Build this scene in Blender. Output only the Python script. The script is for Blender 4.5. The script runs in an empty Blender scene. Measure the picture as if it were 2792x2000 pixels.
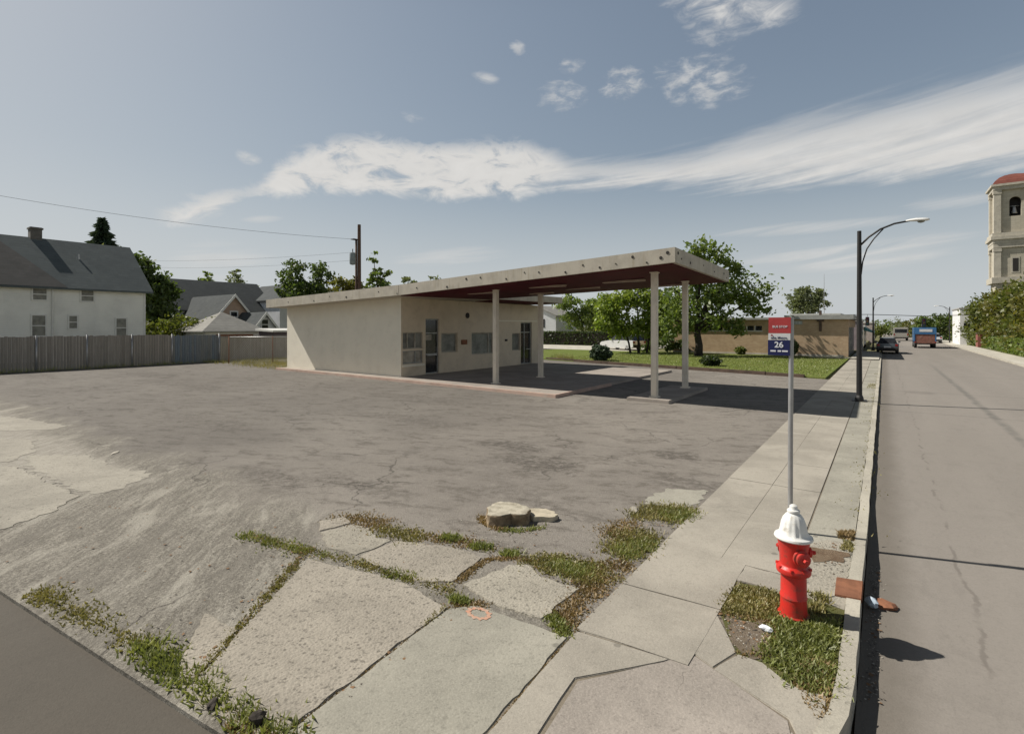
import bpy, bmesh, math, random
import numpy as np
from mathutils import Vector, Matrix
random.seed(7); rng = np.random.default_rng(7)
R = math.radians
scene = bpy.context.scene
col = scene.collection

# ------------------------------------------------------------------ camera
cam_d = bpy.data.cameras.new('camera'); cam = bpy.data.objects.new('camera', cam_d); col.objects.link(cam)
cam.location = (0, 0, 2.4); cam.rotation_euler = (R(90), 0, R(36.0))
cam_d.sensor_width = 36; cam_d.lens = 18.0; cam_d.shift_y = -0.0399
cam_d.clip_start = 0.05; cam_d.clip_end = 6000
scene.camera = cam

# ------------------------------------------------------------------ exposure
scene.view_settings.view_transform = 'Standard'; scene.view_settings.look = 'None'
scene.view_settings.gamma = 1; scene.view_settings.use_curve_mapping = False
scene.view_settings.exposure = 0.2
scene.cycles.max_bounces = 6; scene.cycles.transparent_max_bounces = 12

# ------------------------------------------------------------------ sun (travels along SUN)
SUN = Vector((1.0, 0.30, -1.08)).normalized()
sl = bpy.data.lights.new('sun', 'SUN'); sl.energy = 5.0; sl.angle = R(0.5); sl.color = (1.0, 0.95, 0.87)
so = bpy.data.objects.new('sun', sl); col.objects.link(so); so.rotation_euler = SUN.to_track_quat('-Z', 'Y').to_euler()
so.location = (-40, 0, 60)

# ------------------------------------------------------------------ node helpers
def N(nt, typ, ins=None, **props):
    n = nt.nodes.new('ShaderNode' + typ)
    for k, v in props.items(): setattr(n, k, v)
    for k, v in (ins or {}).items():
        s = n.inputs[k]
        if isinstance(v, bpy.types.NodeSocket): nt.links.new(v, s)
        else: s.default_value = v
    return n
def M(nt, op, a, b=0.0, c=0.0, clamp=False):
    n = N(nt, 'Math', {0: a, 1: b, 2: c}, operation=op); n.use_clamp = clamp
    return n.outputs[0]
def SM(nt, v, lo, hi):      # smoothstep lo..hi -> 0..1
    n = N(nt, 'MapRange', {'Value': v, 'From Min': lo, 'From Max': hi}, interpolation_type='SMOOTHSTEP')
    return n.outputs['Result']
def MIX(nt, f, a, b, mode='MIX'):
    n = N(nt, 'Mix', None, data_type='RGBA', blend_type=mode)
    for i, v in ((0, f), (6, a), (7, b)):
        if isinstance(v, bpy.types.NodeSocket): nt.links.new(v, n.inputs[i])
        elif i == 0: n.inputs[0].default_value = v
        else: n.inputs[i].default_value = (*v, 1) if len(v) == 3 else v
    return n.outputs[2]
def NOISE(nt, vec, scale, detail=4, rough=0.55, dist=0.0):
    return N(nt, 'TexNoise', {'Vector': vec, 'Scale': scale, 'Detail': detail, 'Roughness': rough, 'Distortion': dist}).outputs['Fac']
def STRETCH(nt, vec, sx, sy, sz=1, rz=0):
    return N(nt, 'Mapping', {'Vector': vec, 'Scale': (1 / sx, 1 / sy, 1 / sz if sz else 1e6), 'Rotation': (0, 0, rz)}, vector_type='TEXTURE').outputs[0]

# ------------------------------------------------------------------ world: Nishita sky + cloud layers by azimuth / elevation
world = bpy.data.worlds.new("World"); scene.world = world; world.use_nodes = True
wt = world.node_tree; wt.nodes.clear()
sky = N(wt, 'TexSky', None, sky_type='NISHITA', sun_disc=False)
sky.sun_elevation = math.asin(-SUN.z); sky.sun_rotation = math.atan2(-SUN.x, -SUN.y) % (2 * math.pi)
sky.air_density = 1.0; sky.dust_density = 1.6; sky.ozone_density = 1.2; sky.altitude = 200
tc = N(wt, 'TexCoord').outputs['Generated']
sep = N(wt, 'SeparateXYZ', {0: tc})
DX, DY, DZ = sep.outputs
az = M(wt, 'ADD', M(wt, 'MULTIPLY', M(wt, 'ARCTAN2', DX, DY), 180 / math.pi), 36.0)    # degrees right of the street-side view
el = M(wt, 'MULTIPLY', M(wt, 'ARCSINE', DZ), 180 / math.pi)
def ae(px, py):
    a = math.atan2(px - 1134, 1134); e = math.atan2(722 - py, math.hypot(1134, px - 1134))
    return math.degrees(a), math.degrees(e)
# cloud detail noise on a flat layer high above
inv = M(wt, 'DIVIDE', 1.0, M(wt, 'MAXIMUM', DZ, 0.03))
plane = N(wt, 'CombineXYZ', {0: M(wt, 'MULTIPLY', DX, inv), 1: M(wt, 'MULTIPLY', DY, inv), 2: 0.0}).outputs[0]
angv = N(wt, 'CombineXYZ', {0: M(wt, 'MULTIPLY', az, 0.1), 1: M(wt, 'MULTIPLY', el, 0.22), 2: 0.0}).outputs[0]
n1 = NOISE(wt, angv, 2.6, 9, 0.62, 0.6)
n2 = NOISE(wt, angv, 1.1, 5, 0.55, 0.8)
n3 = NOISE(wt, STRETCH(wt, angv, 0.40, 2.4, 1, R(14)), 1.6, 7, 0.6, 0.5)       # long wisps
n4 = NOISE(wt, angv, 5.5, 6, 0.6, 0.3)
def curve(pts, lo, hi):
    n = N(wt, 'FloatCurve', {'Value': M(wt, 'MULTIPLY', M(wt, 'ADD', az, 50.0), 0.01, clamp=True)})
    c = n.mapping.curves[0]
    P = [((a + 50) / 100, (e - lo) / (hi - lo)) for a, e in pts]
    c.points[0].location = P[0]; c.points[1].location = P[-1]
    for p in P[1:-1]: c.points.new(*p)
    n.mapping.update()
    return M(wt, 'ADD', M(wt, 'MULTIPLY', n.outputs[0], hi - lo), lo)
up = curve([ae(*p) for p in [(335, 470), (450, 432), (560, 412), (640, 345), (820, 305), (900, 318), (1100, 318), (1200, 322), (1290, 358), (1500, 335), (1700, 275), (1900, 222), (2100, 168), (2268, 122)]], 0, 40)
dn = curve([ae(*p) for p in [(335, 488), (440, 484), (560, 436), (640, 432), (780, 428), (900, 436), (1100, 440), (1250, 415), (1400, 418), (1600, 420), (1800, 412), (2000, 398), (2268, 370)]], 0, 40)
wob = M(wt, 'MULTIPLY', M(wt, 'SUBTRACT', n1, 0.5), 4.0)
wob2 = M(wt, 'MULTIPLY', M(wt, 'SUBTRACT', n3, 0.5), 4.0)
right = SM(wt, az, 0.0, 8.0)
elw = M(wt, 'ADD', el, M(wt, 'ADD', M(wt, 'MULTIPLY', wob, M(wt, 'SUBTRACT', 1.0, M(wt, 'MULTIPLY', right, 0.75))), M(wt, 'MULTIPLY', wob2, right)))
t_up = SM(wt, M(wt, 'SUBTRACT', up, elw), -0.6, M(wt, 'ADD', 1.1, M(wt, 'MULTIPLY', right, M(wt, 'MULTIPLY', M(wt, 'SUBTRACT', up, dn), 0.30))))
t_dn = SM(wt, M(wt, 'SUBTRACT', elw, dn), -0.5, M(wt, 'ADD', 1.2, M(wt, 'MULTIPLY', right, 0.3)))
band = M(wt, 'MULTIPLY', t_up, t_dn)
brk = M(wt, 'ADD', M(wt, 'MULTIPLY', SM(wt, n1, 0.25, 0.50), M(wt, 'SUBTRACT', 1.0, right)), M(wt, 'MULTIPLY', M(wt, 'ADD', 0.72, M(wt, 'MULTIPLY', SM(wt, n3, 0.3, 0.65), 0.28)), right))
band = M(wt, 'MULTIPLY', M(wt, 'MULTIPLY', band, brk), SM(wt, az, ae(325, 480)[0], ae(390, 470)[0]))
band = M(wt, 'MULTIPLY', band, 1.0)
clouds = band
def puff(p0, p1, wid, strength, noise, lo, hi):
    """an elongated patch of cloud between two directions (given as sight lines), broken by a noise"""
    global clouds
    a0, e0 = ae(*p0); a1, e1 = ae(*p1)
    ca, ce = (a0 + a1) / 2, (e0 + e1) / 2; L = math.hypot(a1 - a0, e1 - e0) / 2; th = math.atan2(e1 - e0, a1 - a0)
    da = M(wt, 'SUBTRACT', az, ca); de = M(wt, 'SUBTRACT', el, ce)
    u = M(wt, 'ADD', M(wt, 'MULTIPLY', da, math.cos(th) / L), M(wt, 'MULTIPLY', de, math.sin(th) / L))
    v = M(wt, 'ADD', M(wt, 'MULTIPLY', da, -math.sin(th) / wid), M(wt, 'MULTIPLY', de, math.cos(th) / wid))
    d = M(wt, 'ADD', M(wt, 'MULTIPLY', u, u), M(wt, 'MULTIPLY', v, v))
    m = SM(wt, M(wt, 'ADD', M(wt, 'SUBTRACT', 1.0, d), M(wt, 'MULTIPLY', M(wt, 'SUBTRACT', noise, 0.5), 2.0)), 0.15, 1.35)
    m = M(wt, 'MULTIPLY', M(wt, 'MULTIPLY', m, SM(wt, noise, lo, hi)), min(1.0, strength * 1.15))
    clouds = M(wt, 'MAXIMUM', clouds, m)
puff((1440, -25), (1800, 30), 2.6, 0.8, n1, 0.28, 0.62)
puff((1180, 215), (1310, 205), 1.7, 0.5, n4, 0.30, 0.66)
puff((1320, 195), (1440, 175), 1.8, 0.62, n4, 0.30, 0.66)
puff((1430, 170), (1680, 190), 2.8, 0.55, n4, 0.30, 0.66)
puff((1230, 150), (1300, 140), 0.9, 0.45, n4, 0.30, 0.66)
puff((1040, 165), (1115, 182), 0.7, 0.6, n1, 0.2, 0.5)
puff((1125, 98), (1168, 112), 0.8, 0.55, n4, 0.2, 0.5)
puff((880, 250), (950, 268), 0.7, 0.45, n1, 0.3, 0.6)
puff((510, 342), (590, 358), 0.8, 0.75, n1, 0.2, 0.5)
puff((520, 488), (640, 482), 0.5, 0.5, n3, 0.2, 0.5)
puff((1500, 60), (1660, 90), 1.4, 0.35, n4, 0.30, 0.66)
puff((1480, 520), (2200, 470), 0.75, 0.42, n3, 0.25, 0.6)
puff((1600, 575), (2260, 535), 2.2, 0.6, n3, 0.3, 0.62)
puff((1980, 460), (2268, 425), 0.9, 0.35, n3, 0.3, 0.6)
puff((850, 575), (1150, 560), 1.3, 0.4, n3, 0.35, 0.6)
puff((350, 570), (640, 590), 2.2, 0.4, n3, 0.3, 0.6)
skyc = N(wt, 'HueSaturation', {'Hue': 0.5, 'Saturation': 0.80, 'Value': 1.0, 'Color': sky.outputs[0]}).outputs[0]
skyc = MIX(wt, 1.0, skyc, (0.96, 0.99, 0.97), 'MULTIPLY')
_sp = N(wt, 'SeparateColor', {0: skyc}); skyc = N(wt, 'CombineColor', {i: M(wt, 'MULTIPLY', 5.4, M(wt, 'SUBTRACT', 1.0, M(wt, 'EXPONENT', M(wt, 'MULTIPLY', _sp.outputs[i], -1 / 5.4)))) for i in range(3)}).outputs[0]   # thin high haze evens out the glow round the sun
zen = M(wt, 'SUBTRACT', 1.12, M(wt, 'MULTIPLY', SM(wt, el, 31.0, 50.0), 0.92))      # unseen sky overhead dimmed to cut fill light and deepen shadows, brighter low down
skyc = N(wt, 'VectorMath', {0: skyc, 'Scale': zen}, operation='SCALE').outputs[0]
skyc = MIX(wt, M(wt, 'MULTIPLY', SM(wt, el, 17.0, -1.0), 0.85), skyc, (4.7, 4.95, 5.15))      # pale band of haze above the horizon
bright = M(wt, 'ADD', 4.7, M(wt, 'MULTIPLY', n1, 1.6))
cc = N(wt, 'CombineXYZ', {0: bright, 1: M(wt, 'MULTIPLY', bright, 0.985), 2: M(wt, 'MULTIPLY', bright, 0.955)}).outputs[0]
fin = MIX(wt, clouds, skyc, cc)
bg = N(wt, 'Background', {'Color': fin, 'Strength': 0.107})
wo = N(wt, 'OutputWorld', {'Surface': bg.outputs[0]})

# ------------------------------------------------------------------ materials
def base_mat(name):
    m = bpy.data.materials.new(name); m.use_nodes = True; nt = m.node_tree
    return m, nt, nt.nodes['Principled BSDF']
def setin(nt, b, **kw):
    for k, v in kw.items():
        k = k.replace('_', ' ')
        if isinstance(v, bpy.types.NodeSocket): nt.links.new(v, b.inputs[k])
        else: b.inputs[k].default_value = (*v, 1) if isinstance(v, tuple) and len(v) == 3 else v
def bump(nt, b, h, strength=0.3, dist=0.02):
    n = N(nt, 'Bump', {'Height': h, 'Strength': strength, 'Distance': dist}); nt.links.new(n.outputs[0], b.inputs['Normal'])
def opos(nt): return N(nt, 'TexCoord').outputs['Object']
def wpos(nt): return N(nt, 'NewGeometry').outputs['Position']
def mat(name, c, rough=0.7, var=0.12, scale=3.0, metal=0.0, c2=None, bscale=40, bstr=0.1, dirt=0.0, dirtc=(0.12, 0.10, 0.07), streak=False, spec=0.4, dscale=1.7):
    m, nt, b = base_mat(name); p = opos(nt)
    n = NOISE(nt, p, scale, 5, 0.6)
    c2 = c2 or tuple(x * (1 - 2.2 * var) for x in c)
    cl = MIX(nt, SM(nt, n, 0.35, 0.72), c, c2)
    if dirt:
        q = STRETCH(nt, p, 6, 6, 0.5) if streak else p
        cl = MIX(nt, M(nt, 'MULTIPLY', SM(nt, NOISE(nt, q, dscale, 6, 0.65), 0.5, 0.7), dirt), cl, dirtc)
    setin(nt, b, Base_Color=cl, Roughness=rough, Metallic=metal, Specular_IOR_Level=spec)
    if bstr: bump(nt, b, NOISE(nt, p, bscale, 4, 0.6), bstr, 0.01)
    return m

def glass_mat(name, c=(0.06, 0.08, 0.08), rough=0.12, var=0.4):
    return mat(name, c, rough, var, 2.0, bstr=0.0, spec=0.6)

MT = {}
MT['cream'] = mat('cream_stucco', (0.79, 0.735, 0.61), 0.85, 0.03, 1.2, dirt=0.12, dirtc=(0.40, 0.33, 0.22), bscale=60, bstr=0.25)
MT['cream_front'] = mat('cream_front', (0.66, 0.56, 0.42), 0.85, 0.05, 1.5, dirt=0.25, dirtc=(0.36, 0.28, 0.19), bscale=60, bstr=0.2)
MT['fascia'] = mat('peeling_fascia_paint', (0.50, 0.455, 0.375), 0.75, 0.10, 2.2, dirt=0.55, dirtc=(0.34, 0.29, 0.20), streak=True, bscale=30, bstr=0.15)
MT['roofing'] = mat('roof_felt', (0.35, 0.34, 0.32), 0.9, 0.1, 1.0)
MT['maroon'] = mat('maroon_soffit', (0.090, 0.013, 0.020), 0.6, 0.15, 1.4, dirt=0.35, dirtc=(0.045, 0.010, 0.018), bscale=12, bstr=0.08, spec=0.05)
MT['column'] = mat('off_white_column_paint', (0.70, 0.63, 0.52), 0.5, 0.06, 2.5, dirt=0.35, dirtc=(0.40, 0.33, 0.24), streak=True, bstr=0.04)
MT['tube'] = mat('dusty_lamp_tube', (0.42, 0.32, 0.25), 0.5, 0.1, 4)
MT['dark'] = mat('dark_hole', (0.03, 0.025, 0.022), 0.7, 0.1, 6, bstr=0.0)
MT['glass'] = glass_mat('window_glass', (0.23, 0.225, 0.19), 0.5, 0.25)
MT['glass_dark'] = glass_mat('dark_glass', (0.03, 0.032, 0.036))
MT['glass_green'] = glass_mat('greenish_glass', (0.25, 0.255, 0.215), 0.5, 0.25)
MT['board'] = mat('painted_panel', (0.45, 0.41, 0.335), 0.7, 0.15, 3.0, dirt=0.4)
MT['alu'] = mat('aluminium_frame', (0.33, 0.33, 0.31), 0.45, 0.1, 4, metal=0.3, bstr=0.0)
MT['black_metal'] = mat('black_painted_steel', (0.022, 0.021, 0.020), 0.5, 0.1, 4, dirt=0.3, dirtc=(0.05, 0.035, 0.02), bstr=0.03)
MT['grey_metal'] = mat('galvanised_steel', (0.42, 0.42, 0.42), 0.4, 0.1, 4, metal=0.5, bstr=0.02)
MT['lamp_white'] = mat('lamp_housing', (0.74, 0.74, 0.72), 0.4, 0.05, 5, bstr=0.0)
MT['red_paint'] = mat('red_hydrant_paint', (0.58, 0.026, 0.018), 0.42, 0.10, 6, c2=(0.46, 0.030, 0.022), dirt=0.75, dirtc=(0.20, 0.055, 0.038), bscale=55, bstr=0.16, dscale=13)
MT['white_paint'] = mat('white_enamel', (0.76, 0.755, 0.72), 0.45, 0.05, 6, dirt=0.7, dirtc=(0.42, 0.38, 0.31), bscale=60, bstr=0.08, dscale=13)
MT['sign_red'] = mat('red_sign', (0.42, 0.05, 0.05), 0.4, 0.06, 8, bstr=0.0)
MT['sign_white'] = mat('white_sign', (0.66, 0.66, 0.65), 0.4, 0.04, 8, bstr=0.0)
MT['sign_navy'] = mat('navy_sign', (0.012, 0.016, 0.085), 0.4, 0.06, 8, bstr=0.0)
MT['letter_white'] = mat('white_lettering', (0.72, 0.72, 0.75), 0.5, 0.03, 8, bstr=0.0)
MT['letter_dark'] = mat('dark_lettering', (0.05, 0.06, 0.12), 0.5, 0.03, 8, bstr=0.0)
MT['letter_red'] = mat('red_lettering', (0.30, 0.03, 0.04), 0.5, 0.03, 8, bstr=0.0)
MT['siding'] = None
MT['shingle'] = None
MT['trim'] = mat('white_trim', (0.68, 0.67, 0.63), 0.6, 0.05, 4, bstr=0.0)
MT['bark'] = mat('bark', (0.10, 0.075, 0.05), 0.9, 0.2, 8, bscale=25, bstr=0.5)
MT['bark_dark'] = mat('dark_bark', (0.045, 0.036, 0.028), 0.9, 0.2, 8, bscale=25, bstr=0.5)
MT['pole_wood'] = mat('creosoted_wood', (0.115, 0.07, 0.05), 0.85, 0.15, 5, bscale=30, bstr=0.3)
MT['rust'] = mat('rusty_iron', (0.27, 0.115, 0.06), 0.85, 0.15, 9, dirt=0.4, dirtc=(0.14, 0.06, 0.035), bscale=60, bstr=0.3)
MT['grit_pale'] = mat('pale_grit', (0.42, 0.39, 0.33), .95, .2, 9, bstr=0.0)
MT['grit_dark'] = mat('dark_grit', (0.10, 0.085, 0.07), .95, .2, 9, bstr=0.0)
MT['dead_leaf'] = mat('dead_leaf', (0.24, 0.14, 0.07), .9, .25, 9, bstr=0.0)
MT['timber'] = mat('weathered_timber', (0.11, 0.075, 0.055), 0.9, 0.2, 3, bscale=20, bstr=0.3)
MT['red_kerb'] = mat('faded_red_kerb_paint', (0.50, 0.36, 0.29), 0.8, 0.1, 2.0, dirt=0.6, dirtc=(0.42, 0.38, 0.32), bstr=0.15)
MT['rubber'] = mat('tyre_rubber', (0.02, 0.02, 0.02), 0.85, 0.1, 6, bstr=0.0)
MT['tail'] = mat('tail_light', (0.30, 0.015, 0.012), 0.25, 0.05, 6, bstr=0.0)
MT['paper'] = mat('white_paper', (0.80, 0.82, 0.86), 0.7, 0.04, 20, bstr=0.0)
MT['spray'] = mat('orange_spray_paint', (0.50, 0.25, 0.16), 0.9, 0.2, 22, c2=(0.40, 0.33, 0.26), bstr=0.0)

def siding_mat(name, c, pitch=0.13, depth=0.35):
    m, nt, b = base_mat(name); p = opos(nt)
    z = N(nt, 'SeparateXYZ', {0: p}).outputs[2]
    f = M(nt, 'FRACT', M(nt, 'DIVIDE', z, pitch))
    n = NOISE(nt, p, 0.8, 5, 0.6)
    cl = MIX(nt, SM(nt, n, 0.35, 0.75), c, tuple(x * 0.86 for x in c))
    cl = MIX(nt, M(nt, 'MULTIPLY', SM(nt, f, 0.10, 0.0), depth), cl, tuple(x * 0.4 for x in c))
    setin(nt, b, Base_Color=cl, Roughness=0.7)
    bump(nt, b, f, 0.5, 0.02); return m
MT['siding'] = siding_mat('white_lap_siding', (0.78, 0.77, 0.72))
MT['siding_tan'] = siding_mat('tan_siding', (0.42, 0.30, 0.22))
MT['siding_white'] = siding_mat('pale_siding', (0.72, 0.73, 0.74))
def shingle_mat(name, c, c2, pitch=0.2):
    m, nt, b = base_mat(name); p = opos(nt)
    z = N(nt, 'SeparateXYZ', {0: p}).outputs[2]
    row = M(nt, 'FRACT', M(nt, 'DIVIDE', z, pitch))
    n = NOISE(nt, p, 0.7, 6, 0.65)
    v = N(nt, 'TexWhiteNoise', {'Vector': N(nt, 'VectorMath', {0: N(nt, 'VectorMath', {0: p, 1: (3.2, 3.2, 1 / pitch)}, operation='MULTIPLY').outputs[0]}, operation='FLOOR').outputs[0]}).outputs['Value']
    cl = MIX(nt, SM(nt, n, 0.3, 0.75), c, c2)
    cl = MIX(nt, M(nt, 'MULTIPLY', v, 0.35), cl, tuple(x * 0.6 for x in c))
    cl = MIX(nt, M(nt, 'MULTIPLY', SM(nt, row, 0.14, 0.0), 0.5), cl, tuple(x * 0.35 for x in c))
    setin(nt, b, Base_Color=cl, Roughness=0.95, Specular_IOR_Level=0.15)
    bump(nt, b, row, 0.4, 0.02); return m
MT['shingle'] = shingle_mat('grey_green_shingles', (0.125, 0.142, 0.142), (0.10, 0.115, 0.118))
MT['shingle_old'] = shingle_mat('old_grey_shingles', (0.115, 0.110, 0.105), (0.085, 0.085, 0.08))
MT['shingle_slate'] = shingle_mat('slate_grey_shingles', (0.100, 0.108, 0.108), (0.082, 0.088, 0.09))
MT['shingle_light'] = shingle_mat('bleached_shingles', (0.34, 0.33, 0.30), (0.27, 0.26, 0.24))
MT['shingle_red'] = shingle_mat('red_clay_tiles', (0.22, 0.08, 0.06), (0.16, 0.06, 0.05), 0.35)
def brick_mat(name, c, c2, mortar, sc=4.5):
    m, nt, b = base_mat(name); p = opos(nt)
    s = N(nt, 'SeparateXYZ', {0: p})
    q = N(nt, 'CombineXYZ', {0: M(nt, 'ADD', s.outputs[0], s.outputs[1]), 1: s.outputs[2], 2: 0.0}).outputs[0]
    t = N(nt, 'TexBrick', {'Vector': q, 'Scale': sc, 'Color1': (*c, 1), 'Color2': (*c2, 1), 'Mortar': (*mortar, 1), 'Mortar Size': 0.02, 'Bias': 0.0, 'Brick Width': 1.0, 'Row Height': 0.32})
    cl = MIX(nt, M(nt, 'MULTIPLY', SM(nt, NOISE(nt, p, 1.3, 6, 0.7), 0.4, 0.7), 0.5), t.outputs[0], tuple(x * 0.75 for x in c))
    setin(nt, b, Base_Color=cl, Roughness=0.9, Specular_IOR_Level=0.2); bump(nt, b, t.outputs['Fac'], -0.3, 0.01); return m
MT['brick'] = brick_mat('tan_brick', (0.42, 0.29, 0.18), (0.50, 0.37, 0.235), (0.44, 0.37, 0.27))
MT['stone'] = brick_mat('pale_limestone', (0.44, 0.40, 0.32), (0.50, 0.46, 0.37), (0.40, 0.36, 0.29), 1.1)
MT['stone_trim'] = mat('limestone_trim', (0.50, 0.46, 0.38), 0.8, 0.1, 2, dirt=0.35, dirtc=(0.28, 0.25, 0.2), streak=True)
MT['brick_red'] = brick_mat('dull_red_brick', (0.22, 0.11, 0.085), (0.27, 0.15, 0.11), (0.3, 0.26, 0.22))

# --- ground materials
def asphalt_lot():
    m, nt, b = base_mat('old_lot_asphalt'); p = wpos(nt); s = N(nt, 'SeparateXYZ', {0: p}); X, Y = s.outputs[0], s.outputs[1]
    big = NOISE(nt, p, 0.22, 6, 0.6, 0.4)
    mid = NOISE(nt, STRETCH(nt, p, 1.0, 2.2, 1, R(20)), 1.3, 10, 0.74, 0.5); mid2 = NOISE(nt, p, 7.0, 8, 0.75, 0.3)
    fine = NOISE(nt, p, 55, 3, 0.7)
    grit = N(nt, 'TexVoronoi', {'Vector': p, 'Scale': 75}).outputs['Distance']
    c = MIX(nt, SM(nt, big, 0.3, 0.7), (0.154, 0.139, 0.122), (0.207, 0.189, 0.165))
    c = MIX(nt, M(nt, 'MULTIPLY', SM(nt, M(nt, 'ADD', M(nt, 'MULTIPLY', mid, 0.7), M(nt, 'MULTIPLY', mid2, 0.3)), 0.49, 0.60), 0.85), c, (0.094, 0.083, 0.070))
    c = MIX(nt, M(nt, 'MULTIPLY', SM(nt, M(nt, 'ADD', M(nt, 'MULTIPLY', mid, 0.55), M(nt, 'MULTIPLY', mid2, 0.45)), 0.48, 0.36), 0.8), c, (0.217, 0.199, 0.175))
    wz = M(nt, 'ADD', X, M(nt, 'MULTIPLY', M(nt, 'SUBTRACT', big, 0.5), 9.0)); c = MIX(nt, 1.0, c, N(nt, 'CombineXYZ', {i: M(nt, 'ADD', 0.86, M(nt, 'MULTIPLY', SM(nt, wz, -13, -4), 0.35 - .012 * i)) for i in range(3)}).outputs[0], 'MULTIPLY')
    # oil-dark patches of their own place and shape
    wv = N(nt, 'VectorMath', {0: p, 1: N(nt, 'VectorMath', {0: N(nt, 'TexNoise', {'Vector': p, 'Scale': 2.6, 'Detail': 9, 'Roughness': 0.7}).outputs['Color'], 1: (1.7, 1.7, 0)}, operation='MULTIPLY').outputs[0]}, operation='ADD').outputs[0]
    for (x, y, rx, ry, k) in [(-6.0, 8.3, .9, .45, .75), (-4.95, 7.5, 1.0, .55, .8), (-3.2, 9.5, .5, .4, .8), (-2.5, 7.9, 1.0, .4, .45), (-6.4, 4.9, 1.2, .35, .55), (-8.0, 4.3, 1.2, .4, .6), (-10, 9, 2.5, .5, .35), (-14, 6, 3, .7, .35), (-23, 9, 4, .8, .35), (-33, 6.5, 2.5, .8, .6), (-29, 10, 3, .8, .4), (-7.5, 11, 2, .5, .3), (-12, 12, 3, .6, .35), (-4.2, 5.9, .9, .3, .35)]:
        ss = N(nt, 'SeparateXYZ', {0: wv})
        u = M(nt, 'DIVIDE', M(nt, 'SUBTRACT', ss.outputs[0], x + .85), rx); v = M(nt, 'DIVIDE', M(nt, 'SUBTRACT', ss.outputs[1], y + .85), ry)
        d = M(nt, 'ADD', M(nt, 'MULTIPLY', u, u), M(nt, 'MULTIPLY', v, v))
        c = MIX(nt, M(nt, 'MULTIPLY', M(nt, 'MULTIPLY', SM(nt, d, 1.15, 0.25), SM(nt, mid2, 0.36, 0.58)), k), c, (0.061, 0.052, 0.043))
    c = MIX(nt, M(nt, 'MULTIPLY', SM(nt, NOISE(nt, p, 16, 7, 0.8), 0.53, 0.64), 0.45), c, (0.090, 0.080, 0.068)); c = MIX(nt, M(nt, 'MULTIPLY', SM(nt, NOISE(nt, STRETCH(nt, p, 1, 1.8, 1, R(70)), 9, 8, 0.8), 0.58, 0.68), 0.5), c, (0.270, 0.250, 0.220))
    # worn rough surface towards the cross street, pale old concrete showing further left
    nn = M(nt, 'MULTIPLY', M(nt, 'SUBTRACT', NOISE(nt, p, 0.9, 6, 0.65, 0.6), 0.5), 2.6)
    worn = M(nt, 'MULTIPLY', SM(nt, M(nt, 'ADD', Y, nn), 4.3, 3.3), SM(nt, M(nt, 'ADD', X, M(nt, 'MULTIPLY', M(nt, 'SUBTRACT', Y, 6.58), 0.753)), 0.05, -0.12))
    sp = NOISE(nt, STRETCH(nt, p, 0.45, 1.6, 1, R(135)), 7, 8, 0.8, 0.3); sp2 = NOISE(nt, p, 30, 5, 0.8)
    wc = MIX(nt, SM(nt, M(nt, 'ADD', M(nt, 'MULTIPLY', sp, 0.42), M(nt, 'MULTIPLY', sp2, 0.58)), 0.42, 0.62), (0.122, 0.110, 0.089), (0.339, 0.314, 0.263))
    lg = NOISE(nt, STRETCH(nt, p, 0.4, 1.6, 1, R(135)), 1.5, 7, 0.68, 0.4); wc = MIX(nt, M(nt, 'MULTIPLY', SM(nt, lg, 0.50, 0.64), 0.65), wc, (0.165, 0.150, 0.125)); wc = MIX(nt, M(nt, 'MULTIPLY', SM(nt, lg, 0.50, 0.36), 0.75), wc, (0.380, 0.355, 0.300))
    c = MIX(nt, worn, c, wc)
    nx = M(nt, 'MULTIPLY', M(nt, 'SUBTRACT', NOISE(nt, p, 0.7, 5, 0.6), 0.5), 3.0)
    pale = M(nt, 'MULTIPLY', SM(nt, M(nt, 'ADD', X, nx), -8.8, -9.8), SM(nt, M(nt, 'ADD', Y, M(nt, 'MULTIPLY', nn, 0.35)), 3.4, 2.9))
    pc = MIX(nt, SM(nt, sp, 0.35, 0.65), (0.280, 0.254, 0.212), (0.399, 0.373, 0.322))
    c = MIX(nt, M(nt, 'MULTIPLY', pale, 0.85), c, pc)
    # cracks
    crv = N(nt, 'VectorMath', {0: p, 1: N(nt, 'VectorMath', {0: N(nt, 'TexNoise', {'Vector': p, 'Scale': 2.2, 'Detail': 6}).outputs['Color'], 1: (0.9, 0.9, 0)}, operation='MULTIPLY').outputs[0]}, operation='ADD').outputs[0]
    cr = N(nt, 'TexVoronoi', {'Vector': STRETCH(nt, crv, 1, 1, 0), 'Scale': 0.42}, feature='DISTANCE_TO_EDGE').outputs['Distance']
    crm = M(nt, 'MULTIPLY', SM(nt, cr, 0.012, 0.002), SM(nt, NOISE(nt, p, 0.35, 3), 0.45, 0.6))
    c = MIX(nt, M(nt, 'MULTIPLY', crm, 0.75), c, (0.049, 0.042, 0.035))
    c = MIX(nt, M(nt, 'MULTIPLY', SM(nt, fine, 0.35, 0.7), 0.28), c, (0.339, 0.314, 0.280))
    c = MIX(nt, M(nt, 'MULTIPLY', SM(nt, grit, 0.55, 0.2), 0.3), c, (0.063, 0.056, 0.048))
    setin(nt, b, Base_Color=c, Roughness=0.92, Specular_IOR_Level=0.2)
    h = M(nt, 'ADD', M(nt, 'ADD', fine, M(nt, 'MULTIPLY', grit, 0.6)), M(nt, 'ADD', M(nt, 'MULTIPLY', mid, 2.0), M(nt, 'MULTIPLY', M(nt, 'MULTIPLY', worn, sp), 4.0)))
    bump(nt, b, h, 0.55, 0.012); return m
MT['lot'] = asphalt_lot()
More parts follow.
